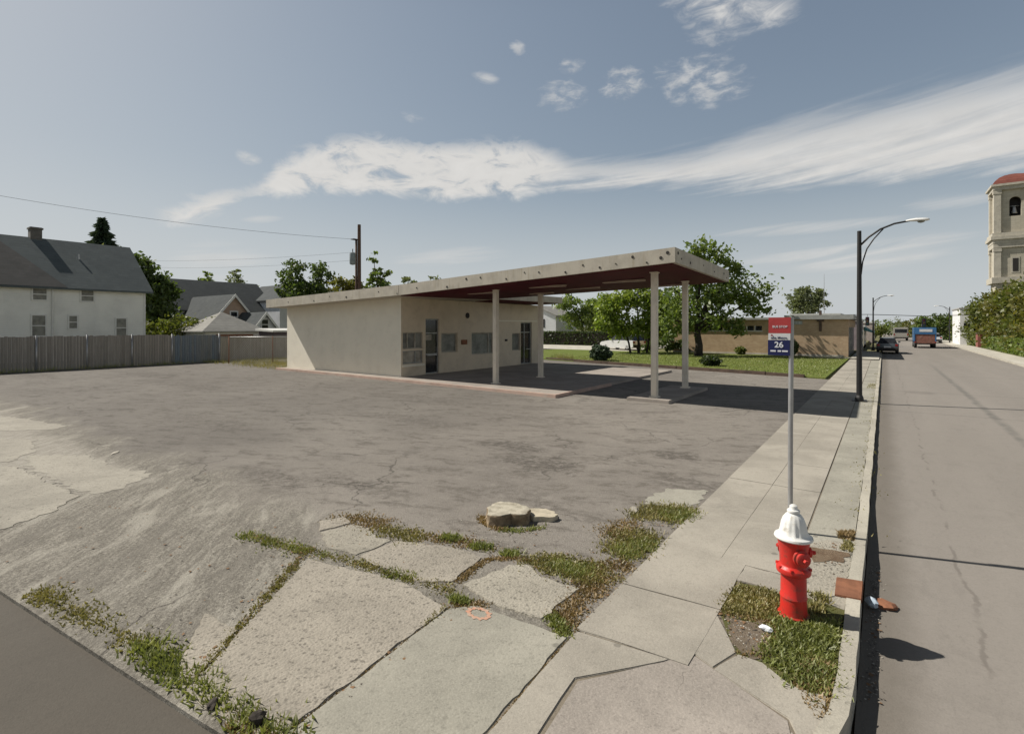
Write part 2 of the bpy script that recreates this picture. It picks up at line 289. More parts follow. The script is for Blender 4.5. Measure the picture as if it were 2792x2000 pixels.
def concrete(name, c, agg=0.0, stain=0.3, seed=0.0):
    m, nt, b = base_mat(name); p = N(nt, 'VectorMath', {0: wpos(nt), 1: (seed, seed * 2, 0)}, operation='ADD').outputs[0]
    big = NOISE(nt, p, 0.8, 6, 0.6, 0.5); mid = NOISE(nt, p, 5, 6, 0.65); fine = NOISE(nt, p, 85, 3, 0.7)
    k = MIX(nt, SM(nt, big, 0.36, 0.64), tuple(x * 1.04 for x in c), tuple(x * 0.78 for x in c))
    k = MIX(nt, M(nt, 'MULTIPLY', SM(nt, mid, 0.52, 0.75), stain), k, tuple(x * 0.6 for x in c))
    v = N(nt, 'TexVoronoi', {'Vector': p, 'Scale': 40}); v2 = N(nt, 'TexVoronoi', {'Vector': p, 'Scale': 17})
    pit = M(nt, 'MULTIPLY', SM(nt, v.outputs['Distance'], 0.38, 0.12), SM(nt, NOISE(nt, p, 9, 5, 0.7), 0.38, 0.62))
    k = MIX(nt, M(nt, 'MULTIPLY', pit, 0.3 + agg * 0.7), k, tuple(x * 0.42 for x in c))
    if agg: k = MIX(nt, M(nt, 'MULTIPLY', SM(nt, M(nt, 'ADD', v2.outputs['Distance'], M(nt, 'MULTIPLY', mid, -0.25)), 0.16, 0.0), agg * M_(1.2)), k, tuple(x * 0.45 for x in c))
    k = MIX(nt, M(nt, 'MULTIPLY', SM(nt, fine, 0.45, 0.7), 0.35), k, tuple(min(1, x * 1.35) for x in c))
    bl = NOISE(nt, STRETCH(nt, p, 1, 1.5, 1, R(25)), 11, 8, 0.78, 0.3); k = MIX(nt, M(nt, 'MULTIPLY', SM(nt, bl, 0.555, 0.63), 0.15 + agg * 0.95), k, tuple(x * 0.42 for x in c)); k = MIX(nt, M(nt, 'MULTIPLY', SM(nt, bl, 0.42, 0.34), 0.15 + agg * 0.3), k, tuple(min(1, x * 1.25) for x in c))
    gr = NOISE(nt, p, 26, 6, 0.8); k = MIX(nt, M(nt, 'MULTIPLY', SM(nt, gr, 0.52, 0.66), 0.30 + agg * 0.3), k, tuple(x * 0.62 for x in c))
    cw = N(nt, 'VectorMath', {0: p, 1: N(nt, 'VectorMath', {0: N(nt, 'TexNoise', {'Vector': p, 'Scale': 3.0, 'Detail': 7}).outputs['Color'], 1: (0.6, 0.6, 0)}, operation='MULTIPLY').outputs[0]}, operation='ADD').outputs[0]
    ck = N(nt, 'TexVoronoi', {'Vector': STRETCH(nt, cw, 1, 1, 0), 'Scale': 0.75}, feature='DISTANCE_TO_EDGE').outputs['Distance']
    k = MIX(nt, M(nt, 'MULTIPLY', M(nt, 'MULTIPLY', SM(nt, ck, 0.006, 0.001), SM(nt, big, 0.55, 0.62)), 0.5), k, tuple(x * 0.3 for x in c))
    # sparse gum spots
    g = N(nt, 'TexVoronoi', {'Vector': p, 'Scale': 2.1}).outputs['Distance']
    k = MIX(nt, M(nt, 'MULTIPLY', SM(nt, M(nt, 'ADD', g, M(nt, 'MULTIPLY', mid, 0.08)), 0.105, 0.085), 0.55), k, tuple(x * 0.35 for x in c))
    setin(nt, b, Base_Color=k, Roughness=0.9, Specular_IOR_Level=0.2)
    bump(nt, b, M(nt, 'ADD', M(nt, 'MULTIPLY', v.outputs['Distance'], 0.5 + agg), M(nt, 'ADD', fine, mid)), 0.25 + 0.35 * agg, 0.008); return m
def M_(x): return x
MT['walk'] = concrete('sidewalk_concrete', (0.359, 0.329, 0.277), 0.08, 0.32)
MT['bed'] = concrete('joint_dirt', (0.20, 0.17, 0.13), 0.3, 0.4, 2)
MT['slab_smooth'] = concrete('smooth_grey_concrete', (0.336, 0.318, 0.265), 0.22, 0.5, 3)
MT['slab_rough'] = concrete('exposed_aggregate_concrete', (0.335, 0.302, 0.250), 0.75, 0.3, 5)
MT['slab_pitted'] = concrete('pitted_old_concrete', (0.344, 0.316, 0.260), 0.75, 0.3, 9)
MT['slab_ramp'] = concrete('pinkish_ramp_concrete', (0.350, 0.312, 0.272), 0.22, 0.35, 12)
MT['slab_old'] = concrete('bleached_old_concrete', (0.335, 0.31, 0.26), 0.45, 0.6, 22)
MT['kerb'] = concrete('kerb_concrete', (0.440, 0.409, 0.339), 0.1, 0.35, 15)
MT['platform'] = concrete('stained_platform', (0.34, 0.30, 0.26), 0.1, 0.4, 18)
MT['far_walk'] = concrete('pale_far_concrete', (0.50, 0.47, 0.40), 0.0, 0.2, 20)
def road_mat(name, c, dark=0.5):
    m, nt, b = base_mat(name); p = wpos(nt); s = N(nt, 'SeparateXYZ', {0: p}); X, Y = s.outputs[0], s.outputs[1]
    big = NOISE(nt, STRETCH(nt, p, 1, 0.15), 0.5, 5, 0.6); mid = NOISE(nt, p, 2.2, 6, 0.65, 0.5); fine = NOISE(nt, p, 70, 3, 0.7)
    k = MIX(nt, SM(nt, big, 0.3, 0.7), c, tuple(x * 0.88 for x in c))
    k = MIX(nt, M(nt, 'MULTIPLY', SM(nt, mid, 0.5, 0.75), 0.35), k, tuple(x * 0.68 for x in c)); k = MIX(nt, M(nt, 'MULTIPLY', SM(nt, NOISE(nt, STRETCH(nt, p, 1.6, 0.5), 4.5, 8, 0.75), 0.52, 0.64), 0.30), k, tuple(x * 0.72 for x in c)); k = MIX(nt, M(nt, 'MULTIPLY', SM(nt, NOISE(nt, p, 12, 6, 0.8), 0.55, 0.68), 0.25), k, tuple(min(1, x * 1.3) for x in c))
    k = MIX(nt, M(nt, 'MULTIPLY', SM(nt, fine, 0.4, 0.7), 0.22), k, tuple(min(1, x * 1.2) for x in c))
    k = MIX(nt, M(nt, 'MULTIPLY', SM(nt, fine, 0.5, 0.3), 0.22), k, tuple(x * 0.7 for x in c))
    if dark:
        w = M(nt, 'MULTIPLY', M(nt, 'SUBTRACT', NOISE(nt, p, 0.9, 6, 0.65), 0.5), 0.9)
        seam = M(nt, 'ABSOLUTE', M(nt, 'SUBTRACT', M(nt, 'ADD', X, M(nt, 'MULTIPLY', w, 0.25)), 2.42))
        sm = M(nt, 'MULTIPLY', SM(nt, seam, 0.16, 0.02), M(nt, 'MULTIPLY', SM(nt, Y, 11, 15), SM(nt, Y, 46, 32)))
        k = MIX(nt, M(nt, 'MULTIPLY', sm, M(nt, 'ADD', 0.25, M(nt, 'MULTIPLY', SM(nt, NOISE(nt, p, 3, 5, 0.7), 0.35, 0.6), 0.45))), k, (0.10, 0.10, 0.09))
        for (yy, wd, st, sl_) in [(18.6, 0.05, 0.45, 0.0), (24.4, .12, 0.25, 0.0), (33.0, .12, 0.25, 0.0)]:
            j = M(nt, 'ABSOLUTE', M(nt, 'SUBTRACT', M(nt, 'SUBTRACT', M(nt, 'ADD', Y, M(nt, 'MULTIPLY', w, 0.10)), yy), M(nt, 'MULTIPLY', X, sl_)))
            k = MIX(nt, M(nt, 'MULTIPLY', SM(nt, j, wd, wd * 0.3), st), k, (0.075, 0.068, 0.06))
        # wandering crack in the near lane
        cx = M(nt, 'ADD', 0.62, M(nt, 'MULTIPLY', w, 0.5)); j = M(nt, 'ABSOLUTE', M(nt, 'SUBTRACT', X, cx))
        k = MIX(nt, M(nt, 'MULTIPLY', M(nt, 'MULTIPLY', SM(nt, j, 0.03, 0.006), SM(nt, NOISE(nt, p, 1.6, 4), 0.45, 0.6)), 0.55), k, (0.12, 0.105, 0.09))
        u = M(nt, 'DIVIDE', M(nt, 'SUBTRACT', X, 1.05), 0.55); v = M(nt, 'DIVIDE', M(nt, 'SUBTRACT', Y, 24.2), 0.6)
        k = MIX(nt, M(nt, 'MULTIPLY', SM(nt, M(nt, 'ADD', M(nt, 'MULTIPLY', u, u), M(nt, 'MULTIPLY', v, v)), 1.1, 0.3), 0.45), k, (0.14, 0.125, 0.11))
    k = MIX(nt, M(nt, 'MULTIPLY', SM(nt, NOISE(nt, p, 34, 5, 0.8), 0.50, 0.64), 0.28), k, tuple(x * 0.62 for x in c))
    if dark:
        for lx in (0.95, 2.6, 4.3, 5.9):
            lw = M(nt, 'ABSOLUTE', M(nt, 'SUBTRACT', X, lx)); k = MIX(nt, M(nt, 'MULTIPLY', SM(nt, lw, 0.5, 0.05), M(nt, 'MULTIPLY', SM(nt, NOISE(nt, STRETCH(nt, p, 1, 0.12), 1.2, 5, 0.6), 0.35, 0.65), 0.22)), k, tuple(min(1, x * 1.18) for x in c))
        k = MIX(nt, M(nt, 'MULTIPLY', SM(nt, M(nt, 'ADD', X, M(nt, 'MULTIPLY', NOISE(nt, p, 3, 6, 0.7), -0.25)), 0.22, -0.12), 0.55), k, (0.11, 0.095, 0.075))
    setin(nt, b, Base_Color=k, Roughness=0.85, Specular_IOR_Level=0.25)
    bump(nt, b, M(nt, 'ADD', fine, M(nt, 'MULTIPLY', mid, 1.5)), 0.35, 0.008); return m
MT['road'] = road_mat('bleached_road', (0.252, 0.228, 0.200))
MT['road_dark'] = road_mat('dark_cross_street', (0.098, 0.086, 0.070), 0)
def earth_mat(name, c, c2, sc=1.5):
    m, nt, b = base_mat(name); p = wpos(nt)
    n = NOISE(nt, p, sc, 7, 0.7, 0.4); f = NOISE(nt, p, sc * 25, 4, 0.7)
    k = MIX(nt, SM(nt, n, 0.3, 0.7), c, c2); k = MIX(nt, M(nt, 'MULTIPLY', SM(nt, f, 0.35, 0.7), 0.5), k, tuple(x * 0.6 for x in c))
    setin(nt, b, Base_Color=k, Roughness=0.95, Specular_IOR_Level=0.1); bump(nt, b, f, 0.6, 0.03); return m
MT['earth'] = earth_mat('far_ground', (0.13, 0.14, 0.06), (0.19, 0.17, 0.10), 0.3)
MT['lawn'] = earth_mat('mown_lawn', (0.120, 0.160, 0.035), (0.165, 0.185, 0.05), 0.5)
MT['dirt'] = earth_mat('bare_dirt', (0.23, 0.185, 0.14), (0.16, 0.13, 0.09), 6)
MT['soil_green'] = earth_mat('soil_under_grass', (0.15, 0.14, 0.06), (0.11, 0.12, 0.04), 6)
MT['mulch'] = earth_mat('red_brown_mulch', (0.17, 0.115, 0.075), (0.25, 0.19, 0.13), 9)
def leaf_mat(name, c, c2, trans=0.42, sc=0.8):
    m = bpy.data.materials.new(name); m.use_nodes = True; nt = m.node_tree; nt.nodes.clear()
    g = N(nt, 'NewGeometry'); rnd = g.outputs['Random Per Island']; p = opos(nt)
    k = MIX(nt, rnd, c, c2)
    k = MIX(nt, M(nt, 'MULTIPLY', SM(nt, NOISE(nt, p, sc, 4, 0.6), 0.35, 0.68), 0.6), k, tuple(x * 0.55 for x in c))
    d = N(nt, 'BsdfDiffuse', {'Color': k}); t = N(nt, 'BsdfTranslucent', {'Color': MIX(nt, 1.0, k, (1.3, 1.35, 0.7), 'MULTIPLY')})
    gl = N(nt, 'BsdfGlossy', {'Roughness': 0.5, 'Color': (1, 1, 1, 1)})
    a = N(nt, 'MixShader', {0: trans, 1: d.outputs[0], 2: t.outputs[0]}); a2 = N(nt, 'MixShader', {0: 0.03, 1: a.outputs[0], 2: gl.outputs[0]})
    N(nt, 'OutputMaterial', {'Surface': a2.outputs[0]}); return m
MT['leaf_dark'] = leaf_mat('dark_green_leaves', (0.073, 0.114, 0.029), (0.130, 0.170, 0.046))
MT['leaf_mid'] = leaf_mat('mid_green_leaves', (0.119, 0.182, 0.041), (0.228, 0.274, 0.063))
MT['leaf_bright'] = leaf_mat('bright_green_leaves', (0.179, 0.260, 0.039), (0.309, 0.357, 0.073))
MT['leaf_olive'] = leaf_mat('olive_leaves', (0.105, 0.138, 0.028), (0.200, 0.200, 0.045))
MT['leaf_autumn'] = leaf_mat('turning_leaves', (0.125, 0.140, 0.026), (0.215, 0.185, 0.042))
MT['leaf_grey'] = leaf_mat('grey_green_leaves', (0.138, 0.170, 0.082), (0.227, 0.244, 0.121))
MT['needle'] = leaf_mat('blue_green_needles', (0.060, 0.098, 0.060), (0.098, 0.128, 0.075), 0.1)
MT['blade_green'] = leaf_mat('green_blades', (0.200, 0.235, 0.060), (0.330, 0.330, 0.130), 0.3, 3)
MT['blade_olive'] = leaf_mat('olive_weed_blades', (0.230, 0.215, 0.070), (0.350, 0.290, 0.130), 0.25, 3)
MT['blade_brown'] = leaf_mat('dry_brown_weeds', (0.360, 0.250, 0.120), (0.270, 0.195, 0.095), 0.2, 3)
MT['hedge'] = leaf_mat('clipped_hedge_leaves', (0.035, 0.058, 0.014), (0.070, 0.095, 0.025))
def plank_mat(name, c, c2, pitch=0.14, axis=1):
    m, nt, b = base_mat(name); p = opos(nt); s = N(nt, 'SeparateXYZ', {0: p})
    u = M(nt, 'DIVIDE', s.outputs[axis], pitch)
    w = N(nt, 'TexWhiteNoise', {'W': M(nt, 'FLOOR', u)}, noise_dimensions='1D').outputs['Value']
    f = M(nt, 'FRACT', u); edge = M(nt, 'MINIMUM', f, M(nt, 'SUBTRACT', 1.0, f))
    k = MIX(nt, w, c, c2)
    k = MIX(nt, M(nt, 'MULTIPLY', SM(nt, NOISE(nt, STRETCH(nt, p, 8, 8, 0.7), 2.0, 5, 0.65), 0.4, 0.7), 0.45), k, tuple(x * 0.55 for x in c))
    k = MIX(nt, M(nt, 'MULTIPLY', SM(nt, edge, 0.07, 0.01), 0.7), k, tuple(x * 0.25 for x in c))
    setin(nt, b, Base_Color=k, Roughness=0.9, Specular_IOR_Level=0.15); bump(nt, b, SM(nt, edge, 0.0, 0.1), 0.5, 0.01); return m
MT['plank'] = plank_mat('weathered_fence_planks', (0.31, 0.285, 0.25), (0.235, 0.215, 0.185))
MT['plank_blue'] = plank_mat('blue_painted_planks', (0.155, 0.19, 0.22), (0.215, 0.215, 0.20))
MT['plank_light'] = plank_mat('pale_fence_planks', (0.36, 0.33, 0.27), (0.29, 0.26, 0.21))

# ------------------------------------------------------------------ mesh helpers
class MB:
    def __init__(s): s.v = []; s.f = []
    def add(s, vs, fs):
        o = len(s.v); s.v += [tuple(x) for x in vs]; s.f += [tuple(i + o for i in f) for f in fs]; return s
    def box(s, x0, y0, z0, x1, y1, z1):
        v = [(x0, y0, z0), (x1, y0, z0), (x1, y1, z0), (x0, y1, z0), (x0, y0, z1), (x1, y0, z1), (x1, y1, z1), (x0, y1, z1)]
        return s.add(v, [(0, 3, 2, 1), (4, 5, 6, 7), (0, 1, 5, 4), (1, 2, 6, 5), (2, 3, 7, 6), (3, 0, 4, 7)])
    def hexa(s, b, t):   # bottom 4, top 4 (ccw from above)
        return s.add(list(b) + list(t), [(0, 3, 2, 1), (4, 5, 6, 7), (0, 1, 5, 4), (1, 2, 6, 5), (2, 3, 7, 6), (3, 0, 4, 7)])
    def prism(s, poly, z0, z1):   # poly ccw [(x,y)]
        n = len(poly)
        v = [(x, y, z0) for x, y in poly] + [(x, y, z1) for x, y in poly]
        return s.add(v, [tuple(range(n, 2 * n)), tuple(range(n - 1, -1, -1))] + [(i, (i + 1) % n, n + (i + 1) % n, n + i) for i in range(n)])
    def sheet(s, poly, z): return s.add([(x, y, z) for x, y in poly], [tuple(range(len(poly)))])
    def tube(s, pts, rad, seg=8, cap=True):
        pts = [Vector(p) for p in pts]; n = len(pts)
        if not isinstance(rad, (list, tuple)): rad = [rad] * n
        vs = []
        t0 = (pts[1] - pts[0]).normalized(); up = Vector((0, 0, 1)) if abs(t0.z) < 0.9 else Vector((1, 0, 0))
        a = t0.cross(up).normalized()
        for i, p in enumerate(pts):
            t = ((pts[min(i + 1, n - 1)] - pts[max(i - 1, 0)])).normalized()
            a = (a - t * a.dot(t)).normalized(); b = t.cross(a)
            for k in range(seg):
                th = 2 * math.pi * k / seg; vs.append(p + (a * math.cos(th) + b * math.sin(th)) * rad[i])
        fs = [(i * seg + k, i * seg + (k + 1) % seg, (i + 1) * seg + (k + 1) % seg, (i + 1) * seg + k) for i in range(n - 1) for k in range(seg)]
        if cap: fs += [tuple(range(seg - 1, -1, -1)), tuple((n - 1) * seg + k for k in range(seg))]
        return s.add(vs, fs)
    def lathe(s, prof, seg=24, c=(0, 0), mod=None):   # prof [(r,z)] bottom to top
        vs = []; n = len(prof)
        for i, (r, z) in enumerate(prof):
            for k in range(seg):
                th = 2 * math.pi * k / seg; rr = r * (mod(th, i) if mod else 1); vs.append((c[0] + rr * math.cos(th), c[1] + rr * math.sin(th), z))
        fs = [(i * seg + k, i * seg + (k + 1) % seg, (i + 1) * seg + (k + 1) % seg, (i + 1) * seg + k) for i in range(n - 1) for k in range(seg)]
        fs += [tuple(range(seg - 1, -1, -1)), tuple((n - 1) * seg + k for k in range(seg))]
        return s.add(vs, fs)
    def build(s, name, m, parent=None, smooth=False, bevel=0.0, autos=False):
        me = bpy.data.meshes.new(name); me.from_pydata(s.v, [], s.f); me.update()
        if bevel or autos:
            bm = bmesh.new(); bm.from_mesh(me); bmesh.ops.recalc_face_normals(bm, faces=bm.faces)
            if bevel: bmesh.ops.bevel(bm, geom=[e for e in bm.edges if e.calc_face_angle(0) > 0.5], offset=bevel, segments=2, affect='EDGES', clamp_overlap=True)
            bm.to_mesh(me); bm.free()
        if smooth: me.polygons.foreach_set('use_smooth', [True] * len(me.polygons))
        if autos: me.set_sharp_from_angle(angle=R(40)) if hasattr(me, 'set_sharp_from_angle') else None
        me.materials.append(m)
        o = bpy.data.objects.new(name, me); col.objects.link(o)
        if parent: o.parent = parent
        return o
def tag(o, label, cat, group=None):
    o['label'] = label; o['category'] = cat
    if group: o['group'] = group
    return o
def empty(name, loc, label, cat, group=None, rz=0.0):
    o = bpy.data.objects.new(name, None); o.location = loc; o.rotation_euler = (0, 0, rz); o.empty_display_size = 0.1
    col.objects.link(o); return tag(o, label, cat, group)
def struct(o, kind='structure'): o['kind'] = kind; return o
def copy_tree(o, parent=None):
    c = o.copy(); col.objects.link(c); c.parent = parent
    for ch in list(o.children): copy_tree(ch, c)
    return c
def raw_mesh(name, verts, faces_n, nper, m, parent=None):
    """verts (k,3) float array; faces are consecutive runs of nper vertices"""
    me = bpy.data.meshes.new(name); k = len(verts)
    me.vertices.add(k); me.vertices.foreach_set('co', np.asarray(verts, dtype=np.float32).ravel())
    me.loops.add(k); me.loops.foreach_set('vertex_index', np.arange(k, dtype=np.int32))
    me.polygons.add(faces_n); me.polygons.foreach_set('loop_start', np.arange(0, k, nper, dtype=np.int32))
    me.update(calc_edges=True); me.validate(); me.materials.append(m)
    o = bpy.data.objects.new(name, me); col.objects.link(o)
    if parent: o.parent = parent
    return o
def text_mesh(name, s, size, m, parent, loc, rot, align='CENTER', bold=0.0, ext=0.0015):
    cu = bpy.data.curves.new('lettering', 'FONT'); cu.body = s; cu.size = size; cu.align_x = align; cu.align_y = 'CENTER'; cu.extrude = ext; cu.offset = bold
    t = bpy.data.objects.new('lettering', cu); col.objects.link(t)
    dg = bpy.context.evaluated_depsgraph_get(); me = bpy.data.meshes.new_from_object(t.evaluated_get(dg))
    col.objects.unlink(t); bpy.data.objects.remove(t); bpy.data.curves.remove(cu)
    me.materials.clear(); me.materials.append(m)
    o = bpy.data.objects.new(name, me); col.objects.link(o); o.parent = parent; o.location = loc; o.rotation_euler = rot
    return o
def jag(poly, step=0.12, amp=0.02):
    out = []
    n = len(poly)
    for i in range(n):
        a = Vector(poly[i]); b = Vector(poly[(i + 1) % n]); L = (b - a).length; k = max(1, int(L / step))
        nrm = Vector((-(b - a).y, (b - a).x)).normalized() if L else Vector((0, 0))
        for j in range(k):
            w_ = math.sin(j * step * 9.0 + i * 2.1) * .5 + math.sin(j * step * 23.0 + i) * .35
            p = a.lerp(b, j / k) + nrm * amp * ((w_ + random.uniform(-.7, .7)) if j else random.uniform(-.3, .3)) + (b - a) * (random.uniform(-.25, .25) / k if j else 0); out.append((p.x, p.y))
    return out

# ================================================================== SETTING: ground
g = MB(); g.sheet([(-900, -300), (900, -300), (900, 1500), (-900, 1500)], -0.45); struct(g.build('ground', MT['earth']))
# main street and cross street (the camera stands at their corner)
r = MB(); r.add([(-0.15, 1.6, -.13), (6.8, 1.6, -.13), (6.8, 6.6, -.13), (-0.15, 6.6, -.13), (6.8, 8.2, -.065), (-0.15, 8.2, -.065), (6.8, 600, -.065), (-0.15, 600, -.065)], [(0, 1, 2, 3), (3, 2, 4, 5), (5, 4, 6, 7)]); struct(r.build('road', MT['road']))
r = MB(); r.add([(-90, -9, -.06), (-3.0, -9, -.06), (-3.0, 2.6, -.028), (-90, 2.6, -.028), (-1.6, -9, -.134), (-1.6, 2.6, -.134), (30, -9, -.134), (30, 2.6, -.134)], [(0, 1, 2, 3), (1, 4, 5, 2), (4, 6, 7, 5)]); struct(r.build('cross_street', MT['road_dark']))
corner = [(-0.15, 30), (-0.15, 5.0), (-0.15, 4.2), (-0.17, 3.75), (-0.24, 3.35), (-0.37, 3.0), (-0.6, 2.6), (-0.95, 2.2), (-1.4, 1.8), (-1.9, 1.55), (-2.6, 1.45), (-3.3, 1.38), (-4.0, 1.32), (-5.2, 1.17), (-6.4, 1.02), (-9, 0.75), (-40, 0.6)]
MT['road_corner'] = MT['road']
r = MB(); r.sheet([(-0.15, 6.0), (-0.15, 4.2), (-0.9, 2.3), (-1.6, 1.6), (-1.4, -1.5), (6.8, -1.5), (6.8, 6.0)][::-1], -0.1265)
# lot
lot = MB(); lot.prism([(-36.9, 0.55), (-9, 0.75), (-6.4, 1.04), (-3.4, 1.40), (-1.96, 1.6), (-1.96, 27.3), (-2.05, 27.0), (-19.2, 31.0), (-36.9, 31.0)], -0.4, 0.0); struct(lot.build('lot', MT['lot']))
back = MB(); back.prism([(-160, 0.6), (-36.95, 0.55), (-36.95, 31.1), (-19.2, 31.1), (-2.1, 27.1), (-2.0, 46.5), (-2.0, 600), (-160, 600)], -0.4, -0.02); struct(back.build('terrain', MT['earth']))
rt_ = MB(); rt_.prism([(8.6, 2), (160, 2), (160, 600), (8.6, 600)], -0.4, -0.02); struct(rt_.build('far_verge', MT['earth']))
# kerbs
def kerb_line(pts, w, z0, z1, name, m):
    mb = MB(); L = []; Rr = []
    n = len(pts)
    for i, p in enumerate(pts):
        a = Vector(pts[max(i - 1, 0)]); b = Vector(pts[min(i + 1, n - 1)]); t = (b - a).normalized(); nn = Vector((-t.y, t.x))
        q = Vector(p); L.append(q); Rr.append(q + nn * w)
    for i in range(n - 1):
        a0, a1, b0, b1 = L[i], L[i + 1], Rr[i], Rr[i + 1]
        mb.hexa([(a0.x, a0.y, z0), (a1.x, a1.y, z0), (b1.x, b1.y, z0), (b0.x, b0.y, z0)], [(a0.x + (b0.x - a0.x) * .1, a0.y + (b0.y - a0.y) * .1, z1), (a1.x + (b1.x - a1.x) * .1, a1.y + (b1.y - a1.y) * .1, z1), (b1.x, b1.y, z1), (b0.x, b0.y, z1)])
    return struct(mb.build(name, m))
kp = [(-0.15, y) for y in (47, 42, 37, 32, 28, 24.0, 21, 18.0, 15.5, 13, 11, 9.3, 7.6, 6.3, 5.2)] + corner[2:9]
kq = []
for a_, b_ in zip(kp[:-1], kp[1:]):
    n_ = max(1, int(math.hypot(b_[0] - a_[0], b_[1] - a_[1]) / .22))
    for j in range(n_): kq.append((a_[0] + (b_[0] - a_[0]) * j / n_ + random.uniform(-.006, .006), a_[1] + (b_[1] - a_[1]) * j / n_))
kq.append(kp[-1]); kp = kq
kerb_line([(x, y) for x, y in kp], -0.115, -0.4, 0.012, 'kerb', MT['kerb'])
kerb_line([(6.8, 8), (6.8, 60), (6.8, 200)], -0.15, -0.4, 0.02, 'far_kerb', MT['kerb'])
kerb_line([(-0.15, 600), (-0.15, 300), (-0.15, 120), (-0.15, 47.1)], -0.115, -0.4, 0.012, 'distant_kerb', MT['kerb'])
# kerb-side strip between sidewalk and kerb (far part), far sidewalk
s = MB(); s.prism([(-0.72, 5.7), (-0.27, 5.7), (-0.27, 47), (-0.72, 47)], -0.4, 0.003); struct(s.build('kerb_strip', MT['slab_smooth']))
s = MB(); s.prism([(6.96, 6), (8.6, 6), (8.6, 300), (6.96, 300)], -0.4, 0.01); struct(s.build('far_sidewalk', MT['far_walk']))
# sidewalk of slabs with open joints
s = MB(); ys = [3.58, 4.46, 5.52]; y = 5.52
while y < 46.0: y += 1.52; ys.append(y)
for a, b in zip(ys[:-1], ys[1:]):
    xi = -0.74 if a > 5.4 else -1.12
    if a > 5.4:
        mid = -1.36
        for x0, x1 in ((-1.98, mid - .0025), (mid + .0025, xi)):
            dz = random.uniform(-.003, .003)
            s.prism([(x0, a + .004), (x1, a + .004), (x1, b - .004), (x0, b - .004)], -0.3, 0.010 + dz)
    else:
        s.prism(jag([(-1.97, a + .007), (xi, a + .075), (xi, b + .065), (-1.97, b - .007)], 0.3, 0.006), -0.3, 0.010)
struct(s.build('sidewalk', MT['walk']))
def slab(poly, m, z=0.012, amp=0.018, step=0.1):
    b = MB(); b.prism(jag(poly, step * .6, amp), -0.3, z); return struct(b.build('concrete_slab', m, bevel=.006))
b_ = MB(); b_.prism([(-1.955, 1.75), (-1.2, 1.75), (-0.75, 2.5), (-0.40, 3.05), (-0.27, 3.5), (-0.27, 4.0), (-0.9, 4.0), (-1.1, 4.5), (-1.1, 5.2), (-0.76, 5.75), (-0.27, 5.75), (-0.27, 46), (-1.96, 46)], -0.3, 0.0005); struct(b_.build('sidewalk_bed', MT['bed']))
slab([(-1.125, 5.14), (-0.95, 5.16), (-0.755, 5.13), (-0.755, 5.52), (-1.125, 5.52)], MT['walk'], 0.009, 0.008, 0.1)
# corner fan of the sidewalk around the ramp
slab([(-1.957, 3.552), (-1.885, 2.36), (-1.83, 1.75), (-1.56, 1.75), (-1.70, 3.07), (-1.27, 3.60), (-1.245, 3.645)][::1], MT['walk'], 0.010, 0.004, 0.4)
slab([(-1.235, 3.655), (-1.12, 3.81), (-0.972, 3.735), (-0.875, 4.01), (-1.13, 4.46), (-1.13, 4.50), (-1.93, 4.44), (-1.95, 3.57)][::-1], MT['walk'], 0.0085, 0.005, 0.4)
slab([(-0.955, 3.715), (-0.47, 3.525), (-0.36, 3.28), (-0.27, 3.45), (-0.30, 3.88), (-0.50, 3.86), (-0.70, 4.0), (-0.862, 4.0), (-0.962, 3.73)], MT['walk'], 0.008, 0.006, 0.15)
rp = slab([(-1.68, 3.06), (-1.14, 3.795), (-1.10, 3.795), (-0.47, 3.505), (-0.39, 3.23), (-0.62, 2.72), (-0.95, 2.32), (-1.36, 1.92), (-1.54, 1.85)][::-1], MT['slab_ramp'], 0.004, 0.003, 0.5)
rb = MB()
for i in range(26):                                       # ribs pressed into the ramp's lower part
    x = -1.02 + i * 0.024; rb.box(x, 2.55 + i * 0.030, 0.0, x + 0.010, 2.98 + i * 0.018, 0.0065)
ro = rb.build('ramp_ribs', MT['slab_ramp']); struct(ro)
# big old slabs between lot and cross street
slab([(-2.992, 3.19), (-2.832, 1.50), (-1.92, 1.68), (-1.90, 2.36), (-1.97, 3.44), (-2.82, 3.38)], MT['slab_smooth'], 0.009, 0.008, 0.12)
slab([(-4.78, 3.02), (-3.70, 1.45), (-2.845, 1.52), (-3.005, 3.20), (-3.62, 3.27), (-4.08, 3.19)], MT['slab_rough'], 0.012, 0.012, 0.12)
slab([(-4.86, 3.30), (-4.46, 3.37), (-4.45, 3.84), (-4.66, 3.79), (-4.94, 3.93), (-5.2, 3.86), (-5.3, 3.5)][::1], MT['slab_pitted'], 0.008, 0.02)
slab([(-5.62, 3.70), (-5.34, 3.52), (-5.24, 3.88), (-5.48, 3.97)], MT['slab_rough'], 0.010, 0.01)
slab([(-4.42, 3.37), (-4.26, 3.34), (-3.52, 3.37), (-3.27, 3.55), (-3.37, 4.10), (-3.55, 4.13), (-3.92, 4.08), (-4.40, 3.86)], MT['slab_rough'], 0.010, 0.02)
slab([(-3.16, 3.56), (-2.80, 3.47), (-2.27, 3.53), (-2.24, 4.15), (-2.66, 4.12), (-2.86, 4.26), (-3.05, 4.14)], MT['slab_pitted'], 0.009, 0.018)
slab([(-4.6, 1.95), (-3.95, 1.48), (-3.76, 1.52), (-4.12, 2.0), (-4.3, 1.98)], MT['slab_rough'], 0.008, 0.02)
slab([(-2.70, 6.55), (-2.05, 6.9), (-2.05, 7.7), (-2.6, 7.5)], MT['slab_smooth'], 0.004, 0.05)
slab([(-12.3, 1.85), (-11.95, 2.1), (-9.95, 2.2), (-9.2, 2.28), (-8.66, 1.81), (-8.4, 1.25), (-12.4, 1.1)][::-1], MT['slab_old'], 0.006, 0.05)
